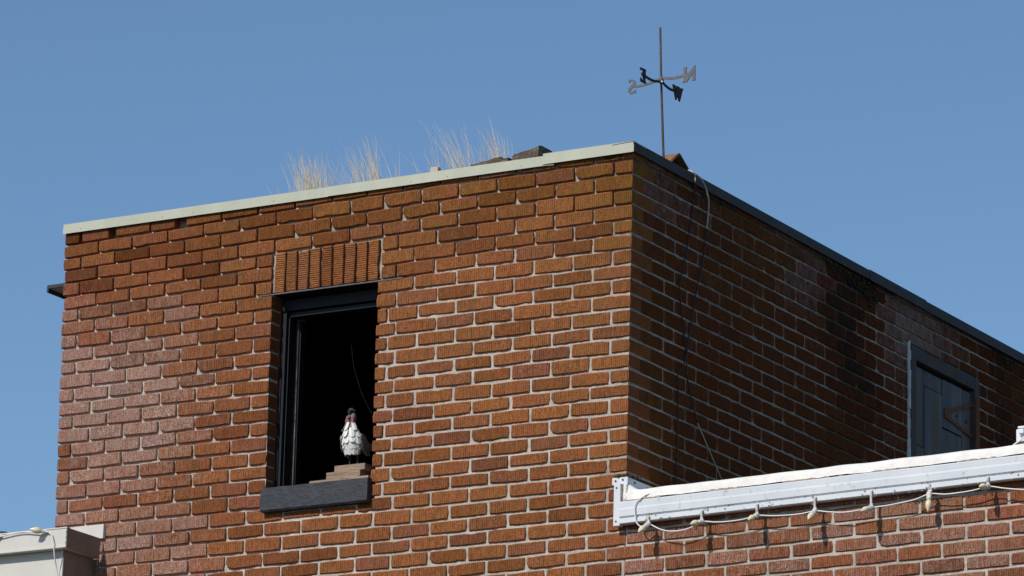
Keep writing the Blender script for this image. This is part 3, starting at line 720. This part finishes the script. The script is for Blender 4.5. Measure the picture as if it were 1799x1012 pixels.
q.build('torn_edge', M['torn'], low)['kind'] = 'stuff'
# counter flashing wrapping the tower corner
q = MB(); q.box((-0.0625, -0.018, -1.420), (0.0155, -0.0135, -1.388), bev=0.001); q.box((0.0110, -0.0130, -1.421), (0.0158, 0.62, -1.389), bev=0.001)
q.build('counter_flashing', M['white'], low)
q = MB(); q.box((-0.003, -0.0125, -1.50), (0.010, -0.006, -1.4215)); q.box((0.005, -0.0055, -1.52), (0.0108, 0.60, -1.4215)); q.build('flashing_apron', M['white'], low)
q = MB(); q.tube(spline([(0.010, -0.022, -1.424), (0.012, -0.026, -1.45), (0.014, -0.032, -1.48), (0.020, -0.040, -1.503)], 3), 0.0105, 10); q.tube([(0.012, -0.028, -1.478), (0.035, -0.028, -1.484), (0.06, -0.024, -1.482)], [0.016, 0.018, 0.010], 8); q.build('caulk_blob', M['membrane'], low, True)
q = MB(); q.box((-0.0015, -0.030, -1.50), (0.0045, -0.0185, -1.4245)); q.build('torn_strip', M['torn'], low)
for a in ((-0.045, -0.0195, -1.403), (-0.008, -0.0195, -1.400)):
    q = MB(); q.tube([(a[0], a[1] + 0.004, a[2]), (a[0], a[1] - 0.002, a[2])], 0.0045, 8); q.build('screw', M['screw'], low)
for a in ((0.0155, 0.045, -1.404), (0.0155, 0.16, -1.406)):
    q = MB(); q.tube([(a[0], a[1], a[2]), (a[0] + 0.003, a[1], a[2])], 0.0055, 8); q.build('screw', M['screw'], low)
for zz_ in (-1.441, -1.592):
    q = MB(); q.tube([(-0.024, -0.044, zz_), (-0.024, -0.0475, zz_)], 0.0042, 8); q.build('screw', M['screw'], low)

# ------------------------------------------------------------------ beige clad building on the left
bl = thing('metal_clad_building', (-4.0, -0.2, -1.6), 'beige metal clad building with box gutter at the lower left corner', 'building')
q = MB(); q.box((-5.5, -0.285, -1.522), (-2.8225, -0.281, -1.4305)); q.box((-5.5, -0.291, -1.522), (-2.8225, -0.2855, -1.514)); q.box((-5.5, -0.288, -1.4302), (-2.8225, -0.262, -1.4245)); q.box((-5.5, -0.2805, -1.5215), (-2.8265, -0.01, -1.517)); q.build('box_gutter', M['beige'], bl)
q = MB(); q.box((-2.8262, -0.287, -1.522), (-2.8213, -0.022, -1.4285)); q.build('gutter_return', M['beige_shaded'], bl)
q = MB(); q.box((-5.5, -0.020, -1.428), (-2.8125, -0.0125, -1.360)); q.box((-2.8122, -0.022, -1.4285), (-2.8072, -0.002, -1.3595)); q.build('wall_flashing', M['beige'], bl)
q = MB(); q.box((-5.5, -0.240, -7.45), (-2.872, -0.236, -1.5225)); q.build('wall_panel', M['beige'], bl)
q = MB(); q.box((-2.8715, -0.243, -7.45), (-2.866, -0.004, -1.5225)); q.build('side_panel', M['beige_shaded'], bl)
q = MB(); q.box((-2.884, -0.2425, -7.45), (-2.8716, -0.2405, -1.5225)); q.build('corner_trim', M['white'], bl)
for z_ in (-1.445, -1.470, -1.496):
    q = MB(); q.tube([(-2.8285, -0.2853, z_), (-2.8285, -0.2905, z_)], 0.0038, 8); q.build('rivet', M['white'], bl)
q = MB(); q.prism([(-3.30, -0.26, -1.424), (-3.17, -0.26, -1.424), (-3.20, -0.26, -1.410), (-3.30, -0.26, -1.398)], (0, 0.06, 0)); q.build('gutter_bracket', M['flue'], bl)
q = MB(); q.box((-5.5, -0.235, -1.50), (-3.16, 4, -1.48)); q.build('flat_roof', M['roof'], bl)

# ------------------------------------------------------------------ things on the tower roof
RZ = 0.138
pole_y = 0.40
b0, hub, tp = P(1166, 272, pole_y), P(1162, 141, pole_y), P(1160.5, 48, pole_y)
vane = thing('weather_vane', (b0.x, pole_y, RZ), 'rusty iron weather vane pole with compass letters on the tower roof', 'weather vane')
base = b0 + (b0 - hub).normalized() * ((b0.z - RZ) / (hub - b0).normalized().z)
q = MB(); q.tube([base, b0, hub, tp - Vector((0, 0, .004)), tp], [0.0058, 0.0058, 0.0055, 0.0050, 0.0028], 10); q.build('pole', M['rust'], vane, True)
q = MB(); q.box((base.x - 0.03, pole_y - 0.03, RZ), (base.x + 0.03, pole_y + 0.03, RZ + 0.006)); q.build('base_plate', M['rust'], vane)
q = MB(); q.tube([hub - Vector((0, 0, .017)), hub - Vector((0, 0, .012)), hub + Vector((0, 0, .012)), hub + Vector((0, 0, .017))], [0.006, 0.0098, 0.0098, 0.006], 10); q.tube([hub + Vector((-0.010, -0.001, -0.002)), hub + Vector((0.012, 0.001, -0.002))], 0.0055, 8); q.build('hub', M['iron'], vane, True)
q = MB(); bp = hub + Vector((0.006, -0.006, -0.010)); q.tube([bp, bp + Vector((0.004, -0.006, 0))], 0.0045, 8); q.build('set_screw', M['feather'], vane)
def strap(pts, h, t, nrm):
    """flat bar on edge along pts, height h, thickness t across nrm"""
    q = MB(); nrm = Vector(nrm) * t / 2; n = len(pts)
    for p_ in pts:
        p_ = Vector(p_); q.v += [p_ + nrm + Vector((0, 0, h / 2)), p_ - nrm + Vector((0, 0, h / 2)), p_ - nrm - Vector((0, 0, h / 2)), p_ + nrm - Vector((0, 0, h / 2))]
    for i in range(n - 1):
        for j in range(4): q.f.append((i * 4 + j, i * 4 + (j + 1) % 4, (i + 1) * 4 + (j + 1) % 4, (i + 1) * 4 + j))
    q.f += [(0, 1, 2, 3), tuple((n - 1) * 4 + j for j in range(4))]; return q
def curve_arm(a, b, sag, n=10):
    a, b = Vector(a), Vector(b); return [a + (b - a) * (i / n) - Vector((0, 0, sag * math.sin(math.pi * i / n))) for i in range(n + 1)]
armN = strap(curve_arm(hub + Vector((0.008, 0.0, 0.010)), P(1202, 132.5, pole_y), 0.007), 0.0125, 0.005, (0, 1, 0)).build('arm', M['iron'], vane)
armS = strap(curve_arm(hub + Vector((-0.008, 0.0, 0.006)), P(1115.5, 152.5, pole_y), 0.005), 0.0125, 0.005, (0, 1, 0)).build('arm', M['iron'], vane)
armE = strap(curve_arm(hub + Vector((0, -0.006, -0.008)), Q(1134, 134, hub.x), 0.008), 0.0115, 0.005, (1, 0, 0)).build('arm', M['iron_dark'], vane)  # east and west arms in a darker iron that paints in their shade
armW = strap(curve_arm(hub + Vector((0, 0.006, -0.004)), Q(1187, 160, hub.x), 0.009), 0.0115, 0.005, (1, 0, 0)).build('arm', M['iron_dark'], vane)
def poly_letter(name, outline, plane, at, mat):
    q = MB(); pts = []
    for (u, v) in outline:
        pts.append(P(u, v, at - 0.0025) if plane == 'y' else Q(u, v, at + 0.0025))
    q.prism(pts, (0, 0.005, 0) if plane == 'y' else (-0.005, 0, 0)); return q.build(name, mat, vane)
Z = lambda lst: [(1095 + a / 11.243, 100 + b / 11.243) for a, b in lst]
poly_letter('letter_n', Z([(1180, 212), (1262, 192), (1250, 245), (1258, 355), (1345, 255), (1412, 158), (1422, 160), (1424, 440), (1436, 455), (1352, 468), (1364, 440), (1360, 335), (1262, 492), (1168, 516), (1192, 478), (1196, 250)]), 'y', pole_y, M['iron'])
def s_out():
    c = [(112, 485), (160, 462), (200, 468), (222, 500), (210, 545), (168, 590), (125, 640), (118, 690), (150, 718), (200, 700), (232, 672)]
    wd = [16, 20, 24, 28, 30, 30, 28, 26, 24, 22, 18]
    c = [Vector((a, b, 0)) for a, b in c]; L, Rr = [], []
    for i, p_ in enumerate(c):
        t = (c[min(i + 1, len(c) - 1)] - c[max(i - 1, 0)]).normalized(); nn = Vector((-t.y, t.x, 0))
        L.append(p_ + nn * wd[i] * 0.92); Rr.append(p_ - nn * wd[i] * 0.92)
    L = [Vector((98, 452, 0)), Vector((118, 452, 0))][:0] + L
    return [(a.x, a.y) for a in L + Rr[::-1]]
poly_letter('letter_s', Z(s_out()), 'y', pole_y, M['iron'])
q = MB()
for pts in ([(97, 452), (118, 452), (150, 482), (118, 516)], [(232, 640), (258, 705), (240, 716), (205, 690)]):
    q.prism([P(*a, pole_y - 0.0024) for a in Z(pts)], (0, 0.0048, 0))
q.build('letter_serif', M['iron'], vane)
poly_letter('letter_e', Z([(350, 200), (462, 255), (450, 300), (455, 370), (446, 470), (470, 540), (352, 482), (350, 405), (368, 415), (388, 455), (408, 462), (404, 378), (376, 376), (374, 308), (392, 305), (404, 318), (402, 268), (376, 250), (348, 264)]), 'x', hub.x, M['iron_dark'])  # side-facing letters in the darker iron, shade put into the colour
poly_letter('letter_w', Z([(988, 538), (1030, 550), (1064, 700), (1054, 567), (1122, 598), (1120, 690), (1134, 613), (1198, 634), (1182, 668), (1128, 888), (1112, 870), (1086, 765), (1060, 855), (1044, 835)]), 'x', hub.x, M['iron_dark'])

# rusty folded ridge cap
cp = thing('ridge_cap', (-0.10, 0.50, RZ), 'small rusty folded metal cap beside the weather vane pole', 'roof cap')
def fold(x0, x1, ya, za, yr, zr, yb, zb, t):
    q = MB()
    for x in (x0, x1): q.v += [(x, ya, za), (x, yr, zr), (x, yb, zb), (x, yb - t, zb - t * .3), (x, yr, zr - t * 1.4), (x, ya + t, za - t * .3)]
    q.f += [(0, 1, 2, 3, 4, 5)[::1], (6, 7, 8, 9, 10, 11)] + [(i, (i + 1) % 6, 6 + (i + 1) % 6, 6 + i) for i in range(6)]; return q
fold(-0.150, -0.050, 0.378, 0.140, 0.526, 0.2553, 0.728, 0.140, 0.004).build('cap_sheet', M['rust_cap'], cp)
q = MB(); q.prism([(-0.145, 0.40, RZ + 0.001), (-0.145, 0.526, 0.245), (-0.145, 0.70, RZ + 0.001)], (0.06, 0, 0)); q.build('cap_shade_fill', M['iron_dark'], cp)  # dark block added for the shade inside the open cap

# weathered wood on the parapet, brick chip
def split_wood(name, pa, pb, h, d, label, cat, slant=0.0):
    t = thing(name, (pa.x, pa.y, pa.z), label, cat)
    q = MB(); n = 14; r = random.Random(len(label))
    prf = [(0, 0), (0.02, 0.92), (0.12, 1.0), (0.9, 1.0), (1.0, 0.92), (1.0, 0.0)]
    for i in range(n + 1):
        f = i / n; c = pa.lerp(pb, f)
        for a, b in prf: q.v.append((c.x + r.uniform(-.002, .002), c.y + a * d + r.uniform(-.003, .003), c.z + b * h(f) + r.uniform(-.0022, .0022)))
    m_ = len(prf)
    for i in range(n):
        for j in range(m_): q.f.append((i * m_ + j, i * m_ + (j + 1) % m_, (i + 1) * m_ + (j + 1) % m_, (i + 1) * m_ + j))
    q.f += [tuple(range(m_)), tuple(range(n * m_, n * m_ + m_))]
    q.build('board', M['grey_wood'], t); return t
split_wood('timber_block', Vector((-0.668, 0.055, 0.140)), Vector((-0.527, 0.055, 0.146)), lambda f: 0.062 + 0.022 * f, 0.13, 'thick weathered grey timber block on the coping right of the dry grass', 'timber')
split_wood('split_shingle', Vector((-0.885, 0.05, 0.140)), Vector((-0.69, 0.05, 0.146)), lambda f: 0.040 + 0.020 * f - (0.014 if f > 0.82 else 0), 0.10, 'thin splintered grey wood shingle lying left of the timber block', 'shingle')
ch = thing('brick_chip', (-1.07, 0.05, 0.14), 'small pale pink brick chip standing alone on the pale coping', 'brick chip')
q = MB(); q.box((-1.092, 0.03, 0.140), (-1.050, 0.06, 0.186), bev=0.004); q.build('chip', M['chip'], ch)

# dry grass: too many blades to count
q = MB(); gr = random.Random(11)
def blade(x, y, h, lx, ly, w, kink=0.0):
    n = 5; pts = []
    for i in range(n + 1):
        t = i / n; pts.append(Vector((x + lx * t ** 1.6, y + ly * t ** 1.6, RZ + h * t)))
    if kink: pts[-1] = pts[-2] + Vector((kink, 0, 0.35 * abs(kink)))
    for i, p_ in enumerate(pts):
        ww = w * (1 - 0.8 * i / n); q.v += [p_ + Vector((ww, 0, 0)), p_ + Vector((-ww * .5, ww * .8, 0)), p_ + Vector((-ww * .5, -ww * .8, 0))]
    b = len(q.v) - 3 * (n + 1)
    for i in range(n):
        for j in range(3): q.f.append((b + i * 3 + j, b + i * 3 + (j + 1) % 3, b + (i + 1) * 3 + (j + 1) % 3, b + (i + 1) * 3 + j))
def tuft(u, n, hpx, spread, lean=-0.02):
    for i in range(int(n * 0.8)):
        y = gr.uniform(0.12, 0.32); du = gr.gauss(0, spread * 1.35)
        r_ = P(u + du, 340, y); x = r_.x
        vis = hpx * gr.uniform(0.25, 1.0) / 395.0
        h = 0.012 + y * 0.315 + vis
        blade(x, y, h, (lean - 0.012 + gr.gauss(0, 0.022)) * h / 0.2, gr.gauss(0, 0.03), gr.uniform(0.0009, 0.0019))
tuft(526, 16, 105, 2.5, -0.03); tuft(546, 66, 85, 6.5); tuft(563, 45, 80, 8); tuft(572, 16, 70, 7, -0.06); tuft(590, 10, 55, 14)
tuft(618, 12, 65, 10, -0.05); tuft(636, 26, 95, 6, -0.055); tuft(655, 34, 95, 9, -0.03); tuft(664, 22, 100, 4, -0.03); tuft(690, 7, 80, 8, -0.045); tuft(702, 5, 62, 6)
tuft(765, 10, 95, 6, -0.03); tuft(782, 10, 60, 10); tuft(808, 18, 110, 4, -0.10); tuft(822, 34, 95, 6, -0.05); tuft(840, 6, 60, 6)
tuft(850, 6, 70, 3); tuft(866, 22, 75, 6); tuft(876, 20, 100, 5, -0.03); tuft(888, 12, 95, 4, -0.02); tuft(903, 14, 55, 4, -0.08)
for (u, h_, ln) in ((512, 60, -0.07), (745, 40, -0.12), (482, 22, -0.05), (493, 25, -0.03), (475, 10, 0.04), (530, 95, -0.01), (517, 25, 0), (735, 45, -0.05)):
    y = 0.1; x = P(u, 340, y).x; blade(x, y, 0.012 + y * .315 + h_ / 380.0, ln, 0, 0.0014, 0.02 if u == 530 else 0)
tag(q.build('dry_grass', M['grass']), 'tufts of straw coloured dry grass growing on the tower roof', 'grass', kind='stuff')

# ------------------------------------------------------------------ cables on the shaded wall
def cable(name, label, runs):
    t = thing(name, runs[0][0][0], label, 'cable', 'cables on the shaded brick wall')
    for pts, r, mt in runs:
        q = MB(); q.tube(spline(pts, 6), r, 6); q.build('cable_run', M[mt], t, True)
    return t
sxp = 0.0185
q1 = [Q(1222, 307, 0.022), Q(1222, 319, 0.022)]
cable('cable', 'straight black cable hanging down the shaded wall from the dark coping', [
    (q1, 0.0028, 'cable_grey'),
    ([Q(1222, 319, 0.022), Q(1219, 350, 0.012), Q(1213, 400, 0.010), Q(1203, 460, 0.010), Q(1194, 501, 0.010), Q(1197, 540, 0.010), Q(1203, 598, 0.010), Q(1206.7, 630, 0.010), Q(1207.6, 660, 0.010), Q(1216.5, 705, 0.010), Q(1226, 743, 0.010)], 0.0032, 'cable_black'),
    ([Q(1226, 743, 0.010), Q(1249, 797, 0.011), Q(1276, 860, 0.012)], 0.0027, 'cable_grey')])
cable('cable', 'cable with a bleached grey loop over the coping and black lower end', [
    ([Q(1210, 299, -0.012), Q(1216, 301.5, 0.016), Q(1223, 306, 0.03), Q(1233, 315, 0.04), Q(1241, 331, 0.04), Q(1245.5, 352, 0.03), Q(1245, 372, 0.018), Q(1242.5, 402, 0.011)], 0.0040, 'cable_grey'),
    ([Q(1242.5, 402, 0.011), Q(1238, 435, 0.010), Q(1234, 462, 0.010), Q(1226, 502, 0.011), Q(1218.6, 543, 0.012), Q(1208, 612, 0.016), Q(1203.5, 637, 0.012), Q(1191.5, 658, 0.010), Q(1191.8, 690, 0.010), Q(1190.5, 760, 0.010), Q(1187, 870, 0.010)], 0.0033, 'cable_black')])

# ------------------------------------------------------------------ string lights
def drop(q, base, d, L, r):
    d = Vector(d).normalized(); prof_ = [(0.0, 0.45), (0.08, 0.62), (0.25, 0.95), (0.42, 1.0), (0.62, 0.82), (0.82, 0.45), (0.95, 0.18), (1.0, 0.03)]
    q.tube([base + d * (L * a) for a, b in prof_], [r * b for a, b in prof_], 10); return q
ls = thing('string_lights', P(1130, 930, -0.13), 'white cord of cream bulbs clipped under the white gutter', 'string lights')
bul = [(1139, 921, (-0.14, -0.80, -0.58)), (1233, 917, (-0.16, -0.92, -0.28)), (1330, 906, (-0.02, -0.90, -0.40)), (1432, 898, (0.02, -0.80, -0.60)), (1531, 892, (-0.12, -0.92, -0.36)), (1633, 868, (0.03, -0.2, -1.0)), (1736, 855, (-0.02, -0.98, -0.20)), (1840, 858, (-0.05, -0.85, -0.45))]
cord_pts = []
YB = -0.062
for i, (u, v, d) in enumerate(bul):
    b = P(u, v, YB); lip = b.copy(); lip.z = gz(b.x, -1.625)
    long = i == 5
    q = MB(); q.tube([b + Vector((0, 0, 0.012)), Vector((b.x, YB - 0.002, lip.z + 0.006)), Vector((b.x, -0.0585, lip.z + 0.016))], 0.0052 if not long else 0.0034, 6)
    if long: q.tube([b + Vector((0.012, 0, 0.012)), Vector((b.x + 0.006, YB - 0.004, lip.z))], 0.0028, 6)
    q.build('bulb_clip', M['socket'], ls)
    dv = Vector(d).normalized()
    q = MB(); q.tube([b - dv * 0.010, b - dv * 0.006, b + dv * 0.022, b + dv * 0.026], [0.008, 0.0125, 0.0118, 0.0095], 10); q.box(b + Vector((-0.006, -0.004, 0.004)), b + Vector((0.008, 0.006, 0.018)), bev=0.002); q.build('bulb_socket', M['socket'], ls)
    q = MB(); drop(q, b + dv * 0.025, dv, 0.058, 0.0145); q.build('bulb', M['bulb'], ls, True)
    cord_pts.append(b + Vector((0, 0.006, 0.002)))
cp_ = [P(1152, 864, -0.022), P(1142, 867, -0.042), P(1128, 874, -0.062), P(1117, 885, -0.0645), P(1116, 905, -0.064), P(1119, 918, -0.0635), P(1127, 925, -0.064), cord_pts[0]]
sags = [14, 5, 4, 5, 4, 4, 3]
full = list(cp_)
for i in range(len(bul) - 1):
    a, b = cord_pts[i], cord_pts[i + 1]
    for t in (0.25, 0.5, 0.75): full.append(a.lerp(b, t) - Vector((0, 0, sags[i] / 380 * 4 * t * (1 - t))) + Vector((0, random.uniform(-.004, .004), random.uniform(-.0015, .0015))))
    full.append(b)
dq = MB(); r3 = random.Random(21)
for i in range(150):
    x = r3.uniform(0.02, 2.4) if i % 3 else min(cord_pts, key=lambda c: abs(c.x - r3.uniform(0, 2))).x + r3.gauss(0, 0.012)
    c = Vector((x, r3.uniform(-0.056, -0.048), gz(x, -1.628 if r3.random() < 0.7 else -1.607) + r3.gauss(0, 0.004))); e = r3.uniform(0.0012, 0.0036)
    dq.box(c - Vector((e, e * .6, e)), c + Vector((e, e * .6, e)), rot=Matrix.Rotation(r3.uniform(0, 3), 3, 'Y'))
dq.build('web_debris', M['web_dust'], low)['kind'] = 'stuff'
q = MB(); q.tube(spline(full, 5), 0.0030, 6); q.build('cord', M['cord'], ls, True)
q = MB(); q.tube(spline([P(1200, 862, -0.022), P(1160, 865, -0.03), P(1136, 869, -0.055), P(1124, 879, -0.064)], 6), 0.0026, 6); q.build('cord', M['cord'], ls, True)

l2 = thing('string_lights', P(70, 935, -0.30), 'white cord with one cream bulb on the beige box gutter', 'string lights')
YL = -0.298
q = MB(); q.tube(spline([P(-60, 945, YL), P(-12, 944, YL), P(4, 942, YL), P(25, 937, YL), P(45, 934.5, YL), P(68, 936, YL), P(80, 934.5, YL), P(88, 936, YL), P(92.5, 945, YL), P(95, 962, YL), P(96.5, 980, -0.285), P(100, 1000, -0.262), P(104, 1030, -0.25), P(108, 1080, -0.25)], 6), 0.0030, 6); q.build('cord', M['cord'], l2, True)
for (u, v, d) in ((79, 934, (-0.8, -0.75, 0.10)), (-2, 942, (-0.8, -0.7, 0.05))):
    b = P(u, v, YL); dv = Vector(d).normalized()
    q = MB(); q.tube([b - dv * 0.012, b + dv * 0.014], [0.0085, 0.009], 10); q.build('bulb_socket', M['socket'], l2)
    q = MB(); drop(q, b + dv * 0.013, dv, 0.060, 0.0160); q.build('bulb', M['bulb'], l2, True)

# bracket with a cable at the right edge
bk = thing('cable_bracket', (1.76, 0.35, -1.45), 'white bracket holding a cable on the roof at the right edge', 'bracket')
q = MB(); a = P(1789, 778, 0.30); b = P(1803, 752, 0.30); q.box((a.x, 0.28, a.z), (a.x + 0.05, 0.32, b.z - 0.006), bev=0.004); q.box((a.x + 0.012, 0.27, b.z - 0.0062), (a.x + 0.05, 0.33, b.z + 0.004), bev=0.003); q.box((a.x + 0.018, 0.258, a.z + 0.03), (a.x + 0.045, 0.279, a.z + 0.05), bev=0.004); q.build('bracket', M['white'], bk)
q = MB(); q.box((a.x + 0.005, 0.285, -1.456), (a.x + 0.045, 0.315, a.z - 0.001)); q.build('post', M['grey_wood'], bk)
q = MB(); q.tube(spline([P(1766, 800, 0.20), P(1778, 785, 0.25), P(1792, 774, 0.262), P(1803, 766, 0.262), P(1830, 750, 0.30)], 5), 0.0036, 6); q.build('cable_run', M['cord'], bk, True)

# ------------------------------------------------------------------ boards and rooster on the window sill
def wood_piece(name, a, b, label, mat='raw_wood'):
    t = thing(name, ((a[0] + b[0]) / 2, (a[1] + b[1]) / 2, a[2]), label, 'board', 'boards stacked on the window sill')
    q = MB(); q.box(a, b, bev=0.002); q.build('board', M[mat], t); return t
wood_piece('wood_plank', (-1.665, -0.012, -1.2690), (-1.345, 0.085, -1.2560), 'long thin wooden plank on the sill, lowest of the three boards')
wood_piece('wood_block', (-1.578, -0.005, -1.2555), (-1.395, 0.085, -1.2225), 'middle wooden board of the stack under the rooster')
wood_piece('wood_block', (-1.540, 0.003, -1.2220), (-1.375, 0.085, -1.1925), 'short top wooden board on which the rooster stands')

ro = thing('rooster_figure', (-1.478, 0.055, -1.192), 'white metal rooster figure with layered feathers standing in the window', 'rooster figure')
RO = Vector(ro.location)
# body axis: profile of height -> (centre y, half width x, half depth y)
BP = [(0.060, 0.014, 0.024, 0.026), (0.068, 0.010, 0.036, 0.038), (0.084, 0.006, 0.045, 0.046), (0.104, 0.001, 0.047, 0.047), (0.128, -0.004, 0.043, 0.043), (0.152, -0.008, 0.037, 0.036), (0.177, -0.012, 0.029, 0.029), (0.200, -0.014, 0.021, 0.022), (0.220, -0.015, 0.017, 0.019), (0.240, -0.014, 0.016, 0.019), (0.250, -0.011, 0.009, 0.012)]
def bsec(h):
    for i in range(len(BP) - 1):
        if BP[i][0] <= h <= BP[i + 1][0]:
            t = (h - BP[i][0]) / (BP[i + 1][0] - BP[i][0]); return [BP[i][j] + (BP[i + 1][j] - BP[i][j]) * t for j in range(1, 4)]
    return list(BP[-1][1:])
q = MB(); n = 18
for (h, cy, hx, hy) in BP:
    q.v += [RO + Vector((hx * math.cos(i * 2 * math.pi / n), cy + hy * math.sin(i * 2 * math.pi / n), h)) for i in range(n)]
for i in range(len(BP) - 1):
    for j in range(n): q.f.append((i * n + j, i * n + (j + 1) % n, (i + 1) * n + (j + 1) % n, (i + 1) * n + j))
q.f += [tuple(range(n)), tuple(range((len(BP) - 1) * n, len(BP) * n))]
q.build('body', M['tin_grey'], ro, True)
def feather(h, ang, L, W, mat='feather', lift=0.004):
    cy, hx, hy = bsec(h); cy2, hx2, hy2 = bsec(max(0.068, h - L))
    p1 = Vector((hx * math.cos(ang), cy + hy * math.sin(ang), h)); p2 = Vector((hx2 * math.cos(ang), cy2 + hy2 * math.sin(ang), h - L))
    nrm = Vector((math.cos(ang) / max(hx, .01), math.sin(ang) / max(hy, .01), 0)).normalized()
    tan = Vector((-nrm.y, nrm.x, 0)).normalized()
    q = MB(); tw = random.gauss(0, 0.002); lift *= random.uniform(0.7, 1.4)
    prof_ = [(0.0, 0.60), (0.25, 0.88), (0.5, 1.0), (0.74, 0.97), (0.88, 0.80), (0.96, 0.52), (1.0, 0.16)]
    for a, b in prof_:
        c = RO + p1.lerp(p2, a) + nrm * (0.002 + lift * (0.5 + a)) + tan * (tw * a)
        q.v += [c - tan * W / 2 * b - nrm * 0.0025 * b, c + nrm * 0.001, c + tan * W / 2 * b - nrm * 0.0025 * b]
    m_ = len(prof_)
    for i in range(m_ - 1):
        q.f += [(i * 3, i * 3 + 1, i * 3 + 4, i * 3 + 3), (i * 3 + 1, i * 3 + 2, i * 3 + 5, i * 3 + 4)]
    base_n = len(q.v)
    q.v += [Vector(v) - nrm * 0.0012 for v in q.v[:base_n]]
    q.f += [tuple(i + base_n for i in f[::-1]) for f in q.f[:2 * (m_ - 1)]]
    return q.build('feather', M[mat], ro, False)
F0 = -math.pi / 2
for h, na, L, W, off, lf in ((0.096, 6, 0.044, 0.025, 0.0, 0.001), (0.120, 6, 0.046, 0.028, 0.5, 0.003), (0.148, 5, 0.048, 0.028, 0.0, 0.0048), (0.176, 4, 0.046, 0.026, 0.5, 0.006), (0.203, 3, 0.040, 0.022, 0.0, 0.007)):
    for i in range(na):
        ang = F0 + (i - (na - 1) / 2 + (off - 0.25) * 0.6) * (2.9 / na)
        feather(h, ang, L * random.uniform(0.86, 1.08), W * random.uniform(0.95, 1.05), 'feather', lf)
def plate(outline, mat, name, ext):
    q = MB(); q.prism([RO + Vector(a) for a in outline], ext); return q.build(name, M[mat], ro)
for sx in (-1, 1):
    out = []
    for i in range(14):
        a = i * 2 * math.pi / 14; out.append(Vector((sx * 0.049 + sx * 0.003 * math.sin(a), 0.020 + 0.040 * math.cos(a) - 0.014 * math.sin(a), 0.104 + 0.044 * math.sin(a) - 0.018 * math.cos(a))))
    wg = plate(out, 'tin_grey', 'wing', (sx * 0.006, 0, 0))
    for r_i in range(3):
        for j in range(3):
            c = Vector((sx * 0.0565, -0.004 + j * 0.022 + r_i * 0.004, 0.128 - r_i * 0.022 - j * 0.008))
            o_ = [c + Vector((sx * 0.001 * (r_i == 0), 0.015 * math.cos(a) + 0.006 * math.sin(a) * -1, 0.011 * math.sin(a) - 0.006 * math.cos(a))) for a in [i * 2 * math.pi / 8 for i in range(8)]]
            q = MB(); q.prism([RO + a for a in o_], (sx * 0.002, 0, 0)); fo = q.build('wing_feather', M['tin_grey'], wg); 
            fo.location = (0, 0, 0)
            for v in fo.data.vertices: pass
for i, (dx, dy, dz, L) in enumerate(((0.0, 0.07, 0.10, 0.10), (0.018, 0.068, 0.095, 0.09), (-0.018, 0.068, 0.095, 0.09), (0.0, 0.065, 0.085, 0.085), (0.028, 0.06, 0.080, 0.075), (-0.028, 0.06, 0.080, 0.075))):
    pts = [Vector((dx * (0.6 + t), dy * 0.7 + 0.045 * t + 0.02 * t * t, dz + L * (0.75 * t - 0.5 * t * t))) for t in (0, .25, .5, .75, 1)]
    q = strap([RO + a for a in pts], 0.026 - 0.002 * i, 0.003, (1, 0, 0)); q.build('tail_feather', M['tin_grey'], ro)
for sx in (-1, 1):
    q = MB(); q.tube([RO + Vector((sx * 0.020, 0.016, 0.074)), RO + Vector((sx * 0.021, 0.014, 0.03)), RO + Vector((sx * 0.021, 0.012, 0.003))], [0.007, 0.0045, 0.0042], 8)
    for a in (-0.5, 0, 0.5): q.tube([RO + Vector((sx * 0.021, 0.010, 0.0035)), RO + Vector((sx * 0.021 + 0.022 * math.sin(a), 0.010 - 0.026 * math.cos(a), 0.003))], [0.004, 0.0025], 6)
    q.build('leg', M['iron_dark'], ro)
for sx in (-1, 1):
    o_ = [Vector((sx * 0.009, -0.036, 0.212)) + Vector((0.0125 * math.cos(a) + sx * 0.001, -0.001 * math.cos(a) * sx, 0.019 * math.sin(a) - 0.002)) for a in [i * 2 * math.pi / 10 for i in range(10)]]
    plate(o_, 'red_tin', 'wattle', (0, 0.004, 0))
    o_ = [Vector((sx * 0.0185, -0.018, 0.228)) + Vector((0, 0.012 * math.cos(a), 0.012 * math.sin(a))) for a in [i * 2 * math.pi / 10 for i in range(10)]]
    fp = plate(o_, 'red_tin', 'cheek', (sx * 0.003, 0, 0))
    q = MB(); c = RO + Vector((sx * 0.0215, -0.018, 0.233)); q.tube([c, c + Vector((sx * 0.003, 0, 0))], 0.003, 8); q.build('eye', M['iron_dark'], ro)
q = MB(); q.tube([RO + Vector((0, -0.030, 0.228)), RO + Vector((0, -0.050, 0.222)), RO + Vector((0, -0.060, 0.216))], [0.009, 0.006, 0.001], 8); q.build('beak', M['tin_grey'], ro)
o_ = [Vector((-0.002, y_, z_)) for y_, z_ in ((-0.040, 0.242), (-0.046, 0.258), (-0.036, 0.254), (-0.034, 0.269), (-0.022, 0.260), (-0.018, 0.274), (-0.006, 0.262), (0.002, 0.271), (0.008, 0.256), (0.020, 0.258), (0.014, 0.238), (0.012, 0.222), (0.000, 0.240))]
plate([a + Vector((-0.004, 0, 0)) for a in o_], 'comb', 'comb', (0.011, 0, 0))

# dusty thread hanging inside the opening
tr = thing('thread', P(618, 610, 0.06), 'thin dusty thread hanging in the dark window above the rooster', 'thread')
q = MB(); q.tube(spline([P(618, 606, 0.05), P(618.5, 615, 0.05), P(622, 645, 0.05), P(631, 675, 0.05), P(637, 694, 0.05), P(654, 728, 0.05)], 5), 0.0003, 4); q.build('strand', M['web'], tr)
